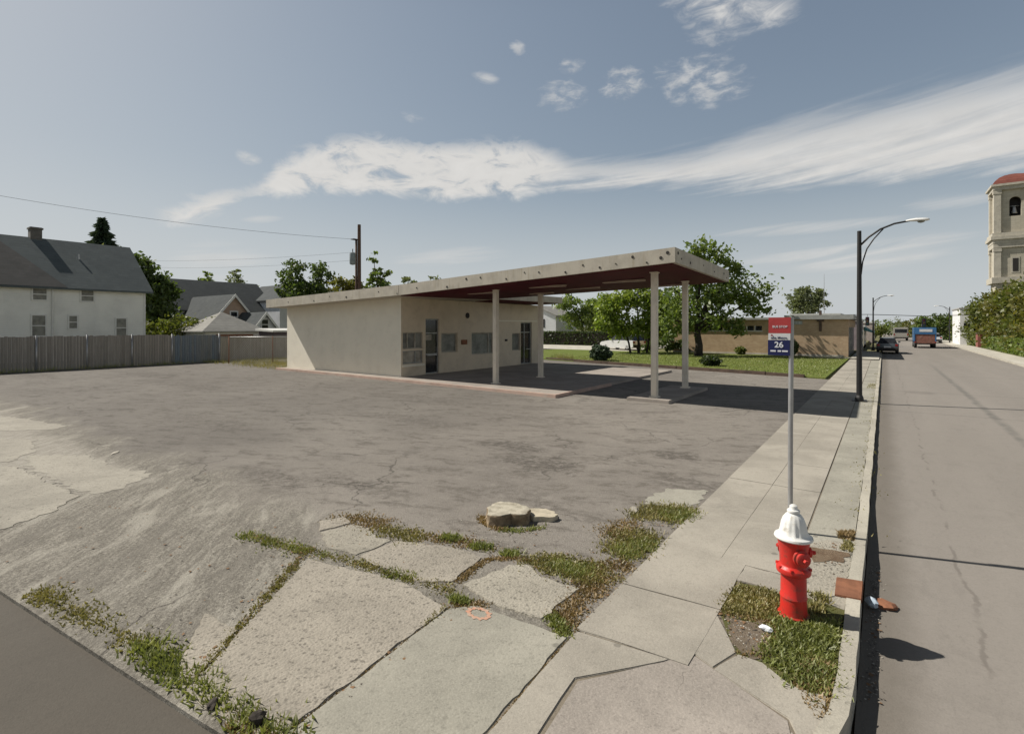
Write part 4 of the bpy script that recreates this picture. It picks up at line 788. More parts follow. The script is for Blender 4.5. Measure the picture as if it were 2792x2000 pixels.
# ================================================================== fire hydrant
hy = empty('fire_hydrant', (-0.61, 4.83, 0.0), 'red fire hydrant with white fluted bonnet standing in the grass by the kerb', 'fire hydrant')
h = MB(); h.lathe([(.118, -.05), (.118, .012), (.105, .02), (.100, .05), (.098, .148), (.1025, .153), (.1025, .160), (.098, .166), (.096, .34), (.108, .352)], 40); h.build('lower_barrel', MT['red_paint'], hy, smooth=True, autos=True)
h = MB(); h.lathe([(.108, .352), (.127, .358), (.130, .366), (.130, .395), (.126, .404), (.110, .412), (.104, .425)], 40); h.build('collar', MT['red_paint'], hy, smooth=True, autos=True)
h = MB(); h.lathe([(.104, .425), (.106, .50), (.112, .565), (.122, .618), (.128, .634)], 40); h.build('upper_barrel', MT['red_paint'], hy, smooth=True, autos=True)
h = MB(); h.lathe([(.128, .634), (.142, .638), (.146, .646), (.142, .660), (.120, .668), (.108, .680), (.100, .72), (.092, .765), (.078, .805), (.060, .832), (.044, .845), (.036, .850)], 72, mod=lambda th, i: 1 + (.022 * math.cos(th * 14) if 5 <= i <= 8 else 0)); h.build('bonnet', MT['white_paint'], hy, smooth=True, autos=True)
h = MB(); h.lathe([(.036, .850), (.047, .853), (.050, .862), (.046, .872), (.034, .877), (.031, .885), (.029, .905), (.018, .914)], 24); h.build('operating_nut', MT['white_paint'], hy, smooth=True, autos=True)
for dx, dy, zz, rr, ln in ((-.9, .45, .525, .042, .015), (.92, .40, .53, .042, .03), (.60, -.80, .515, .056, .055)):
    d = Vector((dx, dy, 0)).normalized(); h = MB(); b0 = Vector((0, 0, zz))
    h.tube([b0 + d * .07, b0 + d * .105, b0 + d * .107, b0 + d * (.100 + ln * .5), b0 + d * (.104 + ln * .5), b0 + d * (.10 + ln * .95), b0 + d * (.105 + ln)], [rr * .9, rr * .9, rr * 1.22, rr * 1.22, rr, rr, rr * .8], 20)
    cap = h.build('nozzle_cap', MT['red_paint'], hy, smooth=True, autos=True)
    h = MB(); h.tube([b0 + d * (.104 + ln), b0 + d * (.135 + ln)], [.020, .017], 5); h.build('cap_nut', MT['red_paint'], cap)
for k in range(8):
    th = k * math.pi / 4; h = MB(); x, y = .124 * math.cos(th), .124 * math.sin(th); h.tube([(x, y, .395), (x, y, .415)], [.012, .012], 6); h.build('bolt', MT['red_paint'], hy)

# ================================================================== bus stop sign
bs = empty('bus_stop_sign', (-0.885, 6.75, 0.0), 'slim steel post carrying red, white and navy bus stop panels behind the hydrant', 'bus stop sign')
p = MB(); p.tube([(0, 0, -.05), (0.002, 0, 1.2), (0.012, 0, 2.50)], .027, 10); p.build('pole', MT['grey_metal'], bs, smooth=True, autos=True)
def panel(z0, z1, m, w0=-.235, w1=-.005):
    q = MB(); q.box(w0, -.034, z0, w1, -.030, z1); return q.build('panel', MT[m], bs)
pr = panel(2.316, 2.502, 'sign_red', -.225, .010); pw = panel(2.236, 2.314, 'sign_white', -.228, .005); pn = panel(2.055, 2.234, 'sign_navy', -.232, -.002)
pr['label'] = 'red panel with pale line of lettering'; pw['label'] = 'white panel with small logo'; pn['label'] = 'navy panel with white route number'
rot = (R(90), 0, 0)
text_mesh('lettering', 'BUS STOP', .036, MT['letter_white'], pr, (-.105, -.0362, 2.392), rot, bold=.0004)
lg = MB(); lg.add([(-.205, -.0362, 2.284), (-.175, -.0362, 2.284), (-.190, -.0362, 2.306)], [(0, 1, 2)]); lg.build('logo', MT['letter_red'], pw)
text_mesh('lettering', 'nfta Metro', .040, MT['letter_dark'], pw, (-.115, -.0362, 2.262), rot, bold=.0003)
text_mesh('lettering', '26', .095, MT['letter_white'], pn, (-.115, -.0362, 2.178), rot, bold=.002)
bar = MB()
for a, b in ((-.205, -.148), (-.128, -.092), (-.082, -.022)): bar.box(a, -.0368, 2.098, b, -.0345, 2.116)
bar.build('lettering', MT['letter_white'], pn)

# ================================================================== street lamps
def lamp(loc, label, flip=1):
    t = empty('street_lamp', loc, label, 'street lamp', 'street lamps with curved arms along the street')
    p = MB(); p.tube([(0, 0, -.05), (0, 0, 1.0), (0, 0, 5.44)], [.082, .078, .058], 12); p.build('pole', MT['black_metal'], t, smooth=True, autos=True)
    p = MB(); p.box(-.20, -.20, -.05, .20, .20, .035); p.tube([(0, 0, .03), (0, 0, .12), (0, 0, .20)], [.13, .12, .085], 10); p.build('base', MT['black_metal'], t, bevel=.008)
    f = flip
    p = MB(); p.tube([(f * .03, 0, 4.98), (f * .25, 0, 5.22), (f * .55, 0, 5.44), (f * .9, 0, 5.57), (f * 1.28, 0, 5.615)], [.030, .030, .030, .028, .026], 8); p.build('arm', MT['black_metal'], t, smooth=True)
    p = MB(); p.tube([(f * .05, 0, 4.05), (f * .09, 0, 4.45), (f * .20, 0, 4.85), (f * .38, 0, 5.15), (f * .62, 0, 5.44)], [.020] * 5, 7); p.build('brace', MT['black_metal'], t, smooth=True)
    # cobra head: swept box hull with a drooping lens
    hd = MB(); st_ = [(1.18, .035, .03, 5.615), (1.27, .075, .045, 5.62), (1.42, .115, .065, 5.615), (1.58, .12, .07, 5.60), (1.70, .09, .055, 5.60), (1.75, .04, .03, 5.60)]
    ring = 12; vs = []
    for (x, wy, wz, z) in st_:
        for k in range(ring):
            th = 2 * math.pi * k / ring; vs.append((f * x, wy * math.cos(th), z + wz * math.sin(th) * (1.0 if math.sin(th) > 0 else .55)))
    fs = [(i * ring + k, i * ring + (k + 1) % ring, (i + 1) * ring + (k + 1) % ring, (i + 1) * ring + k) for i in range(len(st_) - 1) for k in range(ring)] + [tuple(range(ring)), tuple((len(st_) - 1) * ring + k for k in range(ring))]
    hd.add(vs, fs); hd.build('lamp_head', MT['lamp_white'], t, smooth=True, autos=True)
    ln = MB(); ln.lathe([(.02, 5.52), (.07, 5.535), (.095, 5.565), (.10, 5.58)], 16, (f * 1.55, 0)); ln.build('lens', MT['glass_green'], t, smooth=True)
    return t
lm = lamp((-0.64, 19.8, 0.0), 'nearest black street lamp with curved arm, standing on the sidewalk where the canopy shadow ends')
l2 = copy_tree(lm); l2.location = (-0.91, 65, -0.1); l2['label'] = 'far slender street lamp on the left kerb beyond the brick building'
l3 = copy_tree(lm); l3.location = (7.6, 96, -0.3); l3.rotation_euler = (0, 0, math.pi); l3['label'] = 'distant street lamp on the right of the street, its arm reaching left above the trees'

# ================================================================== stump, litter and small things
sp = empty('stump', (-3.78, 5.10, 0), 'low round stump with pale cracked top in the asphalt lot', 'stump')
def wob_(th, i): return 1 + .07 * math.sin(3 * th) + .05 * math.sin(7 * th + 2) + .035 * math.sin(13 * th) + random.uniform(-.02, .02) - .34 * math.exp(-((th - 5.45) / .42) ** 2)
h = MB(); h.lathe([(.29, -.03), (.275, .03), (.262, .08), (.268, .115), (.262, .13)], 40, mod=wob_); h.build('stump_side', mat('weathered_stump_side', (0.30, 0.23, 0.15), .95, .25, 7, c2=(.14, .10, .06), bscale=25, bstr=.9), sp, autos=True)
h = MB(); h.lathe([(.262, .128), (.25, .136), (.19, .130), (.10, .139), (.02, .134)], 40, mod=wob_); h.build('stump_top', mat('pale_cracked_stump_top', (0.46, 0.42, 0.33), .9, .15, 9, c2=(.27, .24, .18), bscale=45, bstr=.7), sp, autos=True)
h = MB(); h.prism(jag([(.10, .22), (.30, .14), (.47, .24), (.50, .40), (.34, .46), (.14, .40)], .05, .035), -.02, .06); h.build('low_piece', mat('broken_pale_piece', (0.50, 0.44, 0.33), .9, .15, 9, bstr=.6), sp)
sp['label'] = 'low round stump with pale cracked top in the asphalt lot'
weeds(along([(-4.1, 5.0), (-3.95, 4.86), (-3.72, 4.80), (-3.6, 4.83)], 900, .07), 'blade_brown', (.02, .07), 0.0, .008)
weeds(along([(-3.66, 4.80), (-3.45, 4.9), (-3.3, 5.15)], 450, .07), 'blade_green', (.03, .09), 0.0, .008)
# orange utility circle sprayed on the slab
rg = MB(); seg = 40
def rr_(k): return 1 + .10 * math.sin(k * 1.7) + .06 * math.sin(k * 4.1)
vo = [(-2.73 + .115 * rr_(k) * math.cos(2 * math.pi * k / seg), 3.285 + .082 * rr_(k) * math.sin(2 * math.pi * k / seg), .0125) for k in range(seg)]
vi = [(-2.73 + .078 * rr_(k + .5) * math.cos(2 * math.pi * k / seg), 3.285 + .050 * rr_(k + .5) * math.sin(2 * math.pi * k / seg), .0125) for k in range(seg)]
rg.add(vo + vi, [(k, (k + 1) % seg, seg + (k + 1) % seg, seg + k) for k in range(seg)])
tag(rg.build('painted_ring', MT['spray']), 'small orange ring sprayed on the concrete slab', 'paint mark')
def crumple(name, loc, sz, m, label, cat, sq=.5):
    mb = MB(); bm = bmesh.new(); bmesh.ops.create_icosphere(bm, subdivisions=2, radius=1)
    for v in bm.verts: v.co = Vector((v.co.x * sz[0], v.co.y * sz[1], max(v.co.z, -.6) * sz[2])) * random.uniform(.65, 1.2)
    me = bpy.data.meshes.new(name); bm.to_mesh(me); bm.free(); me.materials.append(MT[m] if isinstance(m, str) else m)
    o = bpy.data.objects.new(name, me); o.location = loc; o.rotation_euler = (0, 0, random.uniform(0, 3)); col.objects.link(o); return tag(o, label, cat)
crumple('paper_litter', (-0.755, 4.43, .03), (.055, .028, .022), 'paper', 'crumpled white paper on the bare dirt beside the hydrant', 'litter')
crumple('plastic_litter', (-0.085, 5.63, -.09), (.045, .06, .045), mat('pale_blue_plastic', (.42, .50, .58), .4, .1, 9), 'pale blue crumpled plastic lying in the gutter by the rusty plate', 'litter')
crumple('dirt_clod', (-0.0, 5.72, -.115), (.09, .10, .03), 'rust', 'reddish brown clod of dirt in the gutter beside the plastic', 'debris')
crumple('stone', (-3.06, 1.60, .03), (.055, .05, .05), 'bark_dark', 'dark stone in the weeds at the edge of the cross street', 'stone')
crumple('stone', (-3.42, 1.50, .02), (.05, .035, .03), 'bark_dark', 'small flat dark stone left of the rounder one in the weeds', 'stone')
crumple('paper_litter', (-11.77, 3.42, .008), (.16, .04, .010), 'board', 'thin white strip of litter on the left part of the lot', 'litter')
crumple('cup_litter', (-2.80, 1.47, .03), (.05, .04, .05), 'paper', 'white crushed cup in the weeds at the bottom edge', 'litter')
crumple('brick_rubble', (-2.62, 6.32, .015), (.10, .05, .03), 'slab_old', 'pale lump of rubble in the grass at the sidewalk edge', 'rubble')
# storm drain plate
dp = MB(); dp.prism([(-0.355, 5.36), (-0.155, 5.40), (-0.155, 5.80), (-0.365, 5.75)], -.02, .022); tag(dp.build('drain_cover', MT['rust'], bevel=.006), 'rusty rectangular iron drain plate set in the kerb', 'drain cover')

# ================================================================== fence
fn = empty('plank_fence', (-36.7, 5, 0), 'grey weathered vertical plank fence along the back of the lot', 'fence')
def planks(y0, y1, h, m, name='plank_panel', x=0.0, pw=.14):
    q = MB(); y = y0
    while y < y1:
        dz = random.uniform(-.03, .03); dx = random.uniform(-.006, .006); q.box(x + dx - .012, y + .004, -.2, x + dx + .012, min(y + pw, y1) - .004, h + dz); y += pw
    return q
for a, b in ((-14, -3), (-3.0, 2.6), (2.6, 7.2), (7.2, 9.35), (9.35, 11.5), (11.5, 13.65)): planks(a - 5, b - 5, 1.84, 'plank').build('plank_panel', MT['plank'], fn)
bp = planks(8.65, 11.6, 1.80, 'plank_blue').build('plank_panel', MT['plank_blue'], fn); bp['label'] = 'plank panel with faded blue paint'
for y in (2.6, 7.2, 9.35, 11.5, 13.65, 16.5):
    q = MB(); q.tube([(.05, y - 5, -.2), (.05, y - 5, 1.90)], .042, 8); q.build('post', MT['grey_metal'], fn, smooth=True)
fl = empty('plank_fence', (-36.9, 17, 0), 'paler newer plank fence section between the grey fence and the station', 'fence')
planks(-.4, 9.5, 1.62, 'plank_light').build('plank_panel', MT['plank_light'], fl)
q = MB(); q.box(.02, -.4, 1.60, .06, 9.5, 1.70); q.build('top_rail', MT['plank'], fl)
cf_ = empty('chain_link_fence', (-33.5, 15.5, 0), 'rusted chain link fence with posts in front of the pale planks', 'fence')
for y, xo in ((0.4, -.5), (2.2, 1.5), (3.4, 2.9), (4.9, 4.6)):
    q = MB(); q.tube([(xo, y, -.1), (xo, y, 1.75)], .03, 6); q.build('post', MT['rust'], cf_, smooth=True)
q = MB(); q.tube([(-.5, .4, 1.7), (1.5, 2.2, 1.7), (2.9, 3.4, 1.7), (4.6, 4.9, 1.7)], .022, 6); q.build('top_rail', MT['grey_metal'], cf_, smooth=True)
q = MB()
A = Vector((-.5, .4, 0)); B = Vector((4.6, 4.9, 0))
for k in range(60):
    t0 = k / 60; t1 = min(1, t0 + .16); t2 = max(0, t0 - .16)
    for tt in (t1, t2):
        a = A.lerp(B, t0); b = A.lerp(B, tt); q.tube([(a.x, a.y, .03), (b.x, b.y, .03 + 1.65 * abs(tt - t0) / .16)], .006, 3, cap=False)
q.build('wire_mesh', MT['grey_metal'], cf_)

# ================================================================== houses on the left
def window(par, x, y, z0, z1, wy, m='glass_dark', nx=1, trim='trim'):
    """window on a wall facing +X (local coordinates)"""
    f = MB(); t = .09
    f.box(x, y - wy / 2 - t, z0 - t, x + .05, y + wy / 2 + t, z0).box(x, y - wy / 2 - t, z1, x + .05, y + wy / 2 + t, z1 + t).box(x, y - wy / 2 - t, z0, x + .05, y - wy / 2, z1).box(x, y + wy / 2, z0, x + .05, y + wy / 2 + t, z1)
    f.box(x, y - wy / 2, (z0 + z1) / 2 - .03, x + .04, y + wy / 2, (z0 + z1) / 2 + .03)
    w_ = f.build('window', MT[trim], par); q = MB(); q.box(x - .02, y - wy / 2, z0, x + .015, y + wy / 2, z1); q.build('pane', MT[m], w_); return w_
def gable_y(par, x0, x1, y0, y1, ze, zr, over=.35, wallm='siding', roofm='shingle', gable_m=None):
    """house with ridge along Y; eaves at x0 and x1"""
    xm = (x0 + x1) / 2
    w_ = MB(); v = [(x0, y0, -.3), (x1, y0, -.3), (x1, y1, -.3), (x0, y1, -.3), (x0, y0, ze), (x1, y0, ze), (x1, y1, ze), (x0, y1, ze), (xm, y0, zr), (xm, y1, zr)]
    w_.add(v, [(0, 1, 5, 8, 4), (2, 3, 7, 9, 6), (1, 2, 6, 5), (3, 0, 4, 7)]); w_.build('wall', MT[wallm], par)
    r_ = MB(); k = (zr - ze) / (xm - x0); t = .14
    for s_ in (-1, 1):
        xe = xm + s_ * ((x1 - x0) / 2 + over); zeo = ze - k * over
        a = [(xe, y0 - over, zeo), (xe, y1 + over, zeo), (xm, y1 + over, zr), (xm, y0 - over, zr)]
        if s_ < 0: a = [a[3], a[2], a[1], a[0]]
        r_.hexa([(x, y, z + .01) for x, y, z in a], [(x, y, z + t) for x, y, z in a])
    return r_.build('roof', MT[roofm], par)
h1 = empty('house', (-46, 8, -0.0), 'large white sided house with grey roof and brick chimney behind the fence', 'house')
rf = gable_y(h1, -9, 0, -19, 7.3, 5.2, 8.75, .4)
# older shingles on the left part: a raised cover sheet on the near slope, cut on the diagonal
k = (8.75 - 5.2) / 4.5
def sl_(x, y, dz): return (x, y, 8.75 - k * (x + 4.5) + .14 + dz)
o_ = MB(); o_.add([sl_(.38, -19.3, .02), sl_(.38, 2.6, .02), sl_(-4.48, -.6, .02), sl_(-4.48, -19.3, .02)], [(0, 1, 2, 3)]); o_.build('old_roofing', MT['shingle_old'], rf)
q = MB(); q.box(-5.0, 1.55, 8.0, -4.3, 2.2, 9.65).box(-5.06, 1.49, 9.5, -4.24, 2.26, 9.62); q.build('chimney', mat('sooty_grey_brick', (.15, .14, .125), .9, .15, 4), rf)
q = MB(); q.tube([(-2.6, 3.9, 7.2), (-2.6, 3.9, 7.75)], .07, 8); q.build('vent_pipe', MT['grey_metal'], rf)
q = MB(); q.box(.02, -19, 5.03, .16, 7.5, 5.17); q.build('gutter', MT['trim'], h1)
for y, a, b, wd in ((1.2, 4.18, 4.90, .68), (3.75, 4.18, 4.93, .68), (1.15, 1.75, 3.1, .66), (2.95, 2.25, 3.10, .42), (5.75, 1.6, 2.95, .6), (-4.5, 1.8, 3.2, .9), (-4.5, 4.1, 4.95, .85)): window(h1, 0.002, y, a, b, wd, m='glass')
q = MB(); q.tube([(.09, 1.85, -.2), (.09, 1.85, 5.0)], .05, 8); q.build('downpipe', MT['trim'], h1)
q = MB(); q.box(.0, 7.18, -.2, .04, 7.30, 5.1); q.build('corner_board', MT['trim'], h1)
# second house: long grey roof
h2 = empty('house', (-66, 27, 0), 'long low house with slate grey roof behind the yellow green shrub', 'house')
gable_y(h2, -4.5, 4.5, -6, 7.0, 4.3, 7.7, .4, 'siding_white', 'shingle_slate'); window(h2, 4.5, 2, 1.5, 3.0, 1)
# gabled houses facing the lot (ridge along X): built with ridge along Y then turned
def gable_house(loc, label, w_, ln, ze, zr, wallm, roofm, win=True):
    t = empty('house', loc, label, 'house', rz=R(-90))     # local +Y (ridge) points to world +X
    gable_y(t, -w_ / 2, w_ / 2, -ln, 0, ze, zr, .35, wallm, roofm)
    q = MB(); kk = (zr - ze) / (w_ / 2)
    for s_ in (-1, 1): q.hexa([(s_ * (w_ / 2 + .35), .35, ze - kk * .35 - .18), (s_ * (w_ / 2 + .35), .39, ze - kk * .35 - .18), (0, .39, zr - .16), (0, .35, zr - .16)], [(s_ * (w_ / 2 + .35), .35, ze - kk * .35 + .15), (s_ * (w_ / 2 + .35), .39, ze - kk * .35 + .15), (0, .39, zr + .16), (0, .35, zr + .16)])
    q.build('bargeboard', MT['trim'], t)
    if win:
        zc = ze + (zr - ze) * .35; f = MB(); f.box(-.42, .002, zc - .6, .42, .05, zc + .6); wo_ = f.build('window', MT['trim'], t); f = MB(); f.box(-.3, .03, zc - .48, .3, .06, zc - .04).box(-.3, .03, zc + .04, .3, .06, zc + .48); f.build('pane', MT['glass_dark'], wo_)
    return t
gable_house((-53.5, 25.5, 0), 'tan house with steep white trimmed gable behind the garage', 5.4, 9, 2.2, 5.5, 'siding_tan', 'shingle_slate')
gable_house((-49.0, 26.3, 0), 'small white gable with narrow window beside the tan gable', 2.7, 8, 1.95, 3.65, 'siding_white', 'shingle_slate')
gable_house((-58, 36.2, 0), 'dark roofed house behind the station roof, left of the utility pole', 6.5, 10, 5.6, 7.6, 'siding_white', 'shingle_slate', False)
gable_house((-55, 42.3, 0), 'small dark gabled house just left of the utility pole foot', 4.5, 10, 5.8, 7.4, 'siding_white', 'shingle_slate', False)
# garage with pale hip roof
ga = empty('garage', (-46.9, 21.4, 0), 'low garage with pale hipped roof behind the blue fence panel', 'garage')
q = MB(); q.box(-2.5, -2.4, -.2, 2.3, 2.3, 2.0); q.build('wall', MT['trim'], ga)
q = MB(); q.add([(-2.9, -2.8, 1.98), (2.7, -2.8, 1.98), (2.7, 2.7, 1.98), (-2.9, 2.7, 1.98), (-.1, -.05, 3.65), (-2.9, -2.8, 1.90), (2.7, -2.8, 1.90), (2.7, 2.7, 1.90), (-2.9, 2.7, 1.90)], [(0, 1, 4), (1, 2, 4), (2, 3, 4), (3, 0, 4), (0, 5, 6, 1), (1, 6, 7, 2), (2, 7, 8, 3), (3, 8, 5, 0), (8, 7, 6, 5)]); q.build('roof', MT['shingle_light'], ga)
q = MB(); q.box(2.302, -1.6, -.1, 2.33, 1.5, 1.7); q.build('door', MT['rust'], ga)
sh = empty('shed', (-41.5, 23.6, 0), 'small dark shed with white eave by the rear corner of the station', 'shed')
q = MB(); q.box(-1.2, -1.2, -.2, 1.2, 1.6, 2.0); q.build('wall', mat('dark_shed_wall', (.10, .08, .09), .8), sh)
q = MB(); q.hexa([(-1.4, -1.4, 2.0), (1.4, -1.4, 1.92), (1.4, 1.8, 1.92), (-1.4, 1.8, 2.0)], [(-1.4, -1.4, 2.2), (1.4, -1.4, 2.06), (1.4, 1.8, 2.06), (-1.4, 1.8, 2.2)]); q.build('roof', MT['trim'], sh)
q = MB(); q.box(1.202, -.9, 1.35, 1.24, .9, 1.62); q.build('board', MT['trim'], sh)
hw = empty('house', (-41, 66, 0), 'white sided house glimpsed to the right of the station, above the hedge', 'house')
gable_y(hw, -4, 3, -3, 3, 3.9, 5.3, .3, 'siding_white', 'shingle_light'); window(hw, 3, 1.5, 2.5, 3.5, .5); q = MB(); q.box(.6, -3.05, 2.2, 1.1, -3.0, 3.4); q.build('window', MT['glass_dark'], hw)

# ================================================================== utility pole and wires
up_ = empty('utility_pole', (-37.3, 28.5, 0), 'tall dark utility pole with transformer rising behind the station roof', 'utility pole')
q = MB(); q.tube([(0, 0, -.2), (0, 0, 6), (0, 0, 11.3)], [.20, .17, .14], 12); q.build('pole', MT['pole_wood'], up_, smooth=True, autos=True)
q = MB(); q.tube([(-.16, -.22, -.1), (-.15, -.20, 10.0)], .09, 8); q.build('riser_pipe', MT['pole_wood'], up_, smooth=True)
q = MB(); q.lathe([(.05, 7.75), (.24, 7.80), (.27, 7.9), (.27, 8.7), (.24, 8.8), (.05, 8.86)], 16, (-.35, -.42)); tr_ = q.build('transformer', mat('grey_transformer', (.22, .25, .26), .5), up_, smooth=True, autos=True)
q = MB(); q.tube([(-.35, -.42, 8.85), (-.35, -.42, 9.15)], .04, 6); q.build('bushing', MT['dark'], tr_)
q = MB(); q.box(-.45, -.55, 9.95, -.02, -.02, 10.02); q.build('bracket', MT['dark'], up_)
def wire(a, b, sag, label, r=.022):
    a = Vector(a); b = Vector(b); pts = []
    for i in range(25):
        t = i / 24; p = a.lerp(b, t); p.z -= sag * 4 * t * (1 - t); pts.append(p)
    q = MB(); q.tube(pts, r, 5); return tag(q.build('overhead_wire', MT['black_metal']), label, 'wire', 'overhead wires across the sky')
wire((-37.4, 28.4, 10.0), (-52, 5.2, 12.0), .5, 'overhead wire running left from the utility pole, high above the white house', .012)
wire((-37.4, 28.4, 8.9), (-75, 20, 10.2), .4, 'lower faint overhead wire crossing above the long grey roof', .008)
wire((-37.4, 28.4, 8.2), (-78, 24, 10.0), .4, 'lowest faint overhead wire just above the long grey roof', .008)

# ================================================================== trees on the left
def T(px, d):   # ground point on the sight line px at forward distance d
    x = (px - 1134) / 1134 * d; a = R(36.0); return (math.cos(a) * x - math.sin(a) * d, math.sin(a) * x + math.cos(a) * d, -.02)
def conifer(label, loc, h, r, n, m='needle', group=None):
    t = empty('conifer_tree', loc, label, 'tree', group); P = []
    f = rng.random(n) ** .8; z = h * (.12 + .88 * f); rad = r * (1 - f) ** .85 * (.45 + .55 * rng.random(n)); lay = .85 + .3 * np.sin(z * 5.5)
    th = rng.uniform(0, 2 * np.pi, n); p = np.stack([rad * lay * np.cos(th), rad * lay * np.sin(th), z - rad * .25], 1)
    u = np.stack([np.cos(th), np.sin(th), -.35 + .3 * rng.normal(size=n)], 1); u /= np.linalg.norm(u, axis=1)[:, None]; w_ = rng.normal(size=(n, 3)); v = np.cross(u, w_); v /= np.linalg.norm(v, axis=1)[:, None]; s = .30 * h / 9 * rng.uniform(.6, 1.3, n)[:, None]
    raw_mesh('crown', np.stack([p - u * s, p + v * s * .4, p + u * s, p - v * s * .4], 1).reshape(-1, 3), n, 4, MT[m], t)
    q = MB(); q.tube([(0, 0, -.2), (0, 0, h * .95)], [.25, .03], 8); q.build('trunk', MT['bark_dark'], t); return t
GL = 'trees among the houses on the left'
conifer('pointed dark conifer rising above the ridge of the white house', T(226, 70), 17.0, 5.4, 4200, group=GL)
tree('bushy_tree', 'pale olive tree at the foot of the pointed conifer, behind the white house', 'tree', T(222, 66), [(-1, 0, 11.2, 2.6, 2.2, 1.6), (1.8, .8, 11.0, 2.6, 2.2, 1.4), (0, 0, 9, 3, 3, 2.5)], 1800, .32, 'leaf_grey', .3, group=GL)
tree('leafy_tree', 'tall dark tree filling the gap right of the white house', 'tree', T(338, 50), [(-1.3, -.6, 8.2, 1.5, 1.5, 1.5), (-.4, -.2, 6.6, 1.9, 1.9, 1.5), (.6, .4, 5.2, 1.9, 1.9, 1.6), (0, 0, 3.6, 1.9, 1.9, 1.8), (.2, .2, 1.9, 1.9, 1.9, 1.5), (1.2, .8, 6.4, .9, .9, .7)], 6500, .22, 'leaf_dark', .25, 'bark_dark', group=GL)
tree('shrub', 'yellow green shrub behind the blue fence panel', 'shrub', T(392, 44.5), [(0, 0, 2.3, 1.6, 1.6, 1.1), (-1.4, -1, 2.0, 1.3, 1.3, 1.0), (1.4, 1.0, 2.2, 1.5, 1.5, .9), (.2, .1, 1.2, 2.4, 2.2, 1.1), (2.6, 2.0, 2.3, .9, .9, .8)], 3600, .15, 'leaf_olive', .1, group=GL, part='foliage')
tree('leafy_tree', 'dark green two lobed tree left of the utility pole', 'tree', T(683, 60), [(-1.3, -1, 8.2, 1.7, 1.7, 1.9), (1.1, .8, 8.0, 1.5, 1.5, 1.9), (-.3, 0, 6.3, 2.7, 2.7, 1.5), (-2.3, -1.6, 6.6, 1.0, 1.0, 1.0)], 4200, .22, 'leaf_dark', .28, 'bark_dark', group=GL)
tree('leafy_tree', 'thin bare topped tree just right of the utility pole', 'tree', T(836, 62), [(-.4, -.3, 10.3, .5, .5, 1.2), (0, 0, 8.6, .9, .9, 1.2), (.8, .5, 8.9, .6, .6, .6), (0, 0, 7.2, 1.4, 1.4, 1.0)], 1500, .2, 'leaf_mid', .2, group=GL)
tree('leafy_tree', 'low yellowing tree left of the foot of the utility pole', 'tree', T(760, 55), [(0, 0, 6.6, 1.5, 1.5, 1.0), (.9, .6, 6.9, .9, .9, .8)], 1300, .2, 'leaf_autumn', .2, group=GL)
tree('leafy_tree', 'small round tree peeping over the left end of the long grey roof', 'tree', T(460, 78), [(0, 0, 9.2, 1.3, 1.3, 1.6), (0, 0, 7.2, 1.5, 1.5, 1.5)], 1100, .22, 'leaf_mid', .2, group=GL)
tree('leafy_tree', 'pale green tree peeping over the right end of the long grey roof', 'tree', T(521, 78), [(-.3, 0, 10.0, 1.0, 1.0, 1.7), (.5, .3, 8.5, 1.9, 1.9, 1.5), (0, 0, 7, 1.9, 1.9, 1.5)], 1500, .22, 'leaf_grey', .2, group=GL)
tree('leafy_tree', 'tree tip showing above the station roof, midway along it', 'tree', T(905, 80), [(0, 0, 9.4, 1.2, 1.2, 1.2), (0, 0, 7, 1.6, 1.6, 2)], 900, .24, 'leaf_grey', .2, group=GL)
tree('leafy_tree', 'rightmost tree tip showing above the station roof', 'tree', T(960, 80), [(0, 0, 9.6, 1.1, 1.1, 1.1), (0, 0, 7, 1.6, 1.6, 2)], 800, .24, 'leaf_grey', .2, group=GL)

# ================================================================== hedge, shrubs and trees by the lawn
def hedge_block(name, label, cat, x0, y0, x1, y1, h, n, m, size, loc):
    t = empty(name, loc, label, cat); pts = rng.uniform((x0, y0, 0), (x1, y1, h), (n, 3))
    ax = rng.integers(0, 3, n); hi = rng.random(n) < .6
    for a, (lo, up2) in enumerate(((x0, x1), (y0, y1), (0, h))):
        s_ = ax == a; pts[s_, a] = np.where(hi[s_], up2, lo if a < 2 else up2)
    pts += rng.normal(0, .04, (n, 3))
    u = rng.normal(size=(n, 3)); u /= np.linalg.norm(u, axis=1)[:, None]; w_ = rng.normal(size=(n, 3)); v = np.cross(u, w_); v /= np.linalg.norm(v, axis=1)[:, None]; s = size * rng.uniform(.6, 1.3, n)[:, None]
    raw_mesh('foliage', np.stack([pts - u * s, pts + v * s * .6, pts + u * s, pts - v * s * .6], 1).reshape(-1, 3), n, 4, MT[m], t)
    q = MB(); q.box(x0 + .12, y0 + .12, -.1, x1 - .12, y1 - .12, h - .1); q.build('branches', MT['bark_dark'], t); return t
hedge_block('hedge', 'long dark clipped hedge beyond the pale driveway', 'hedge', -10, 0, 13, 1.6, 1.65, 14000, 'hedge', .13, (-34, 55, -.02))
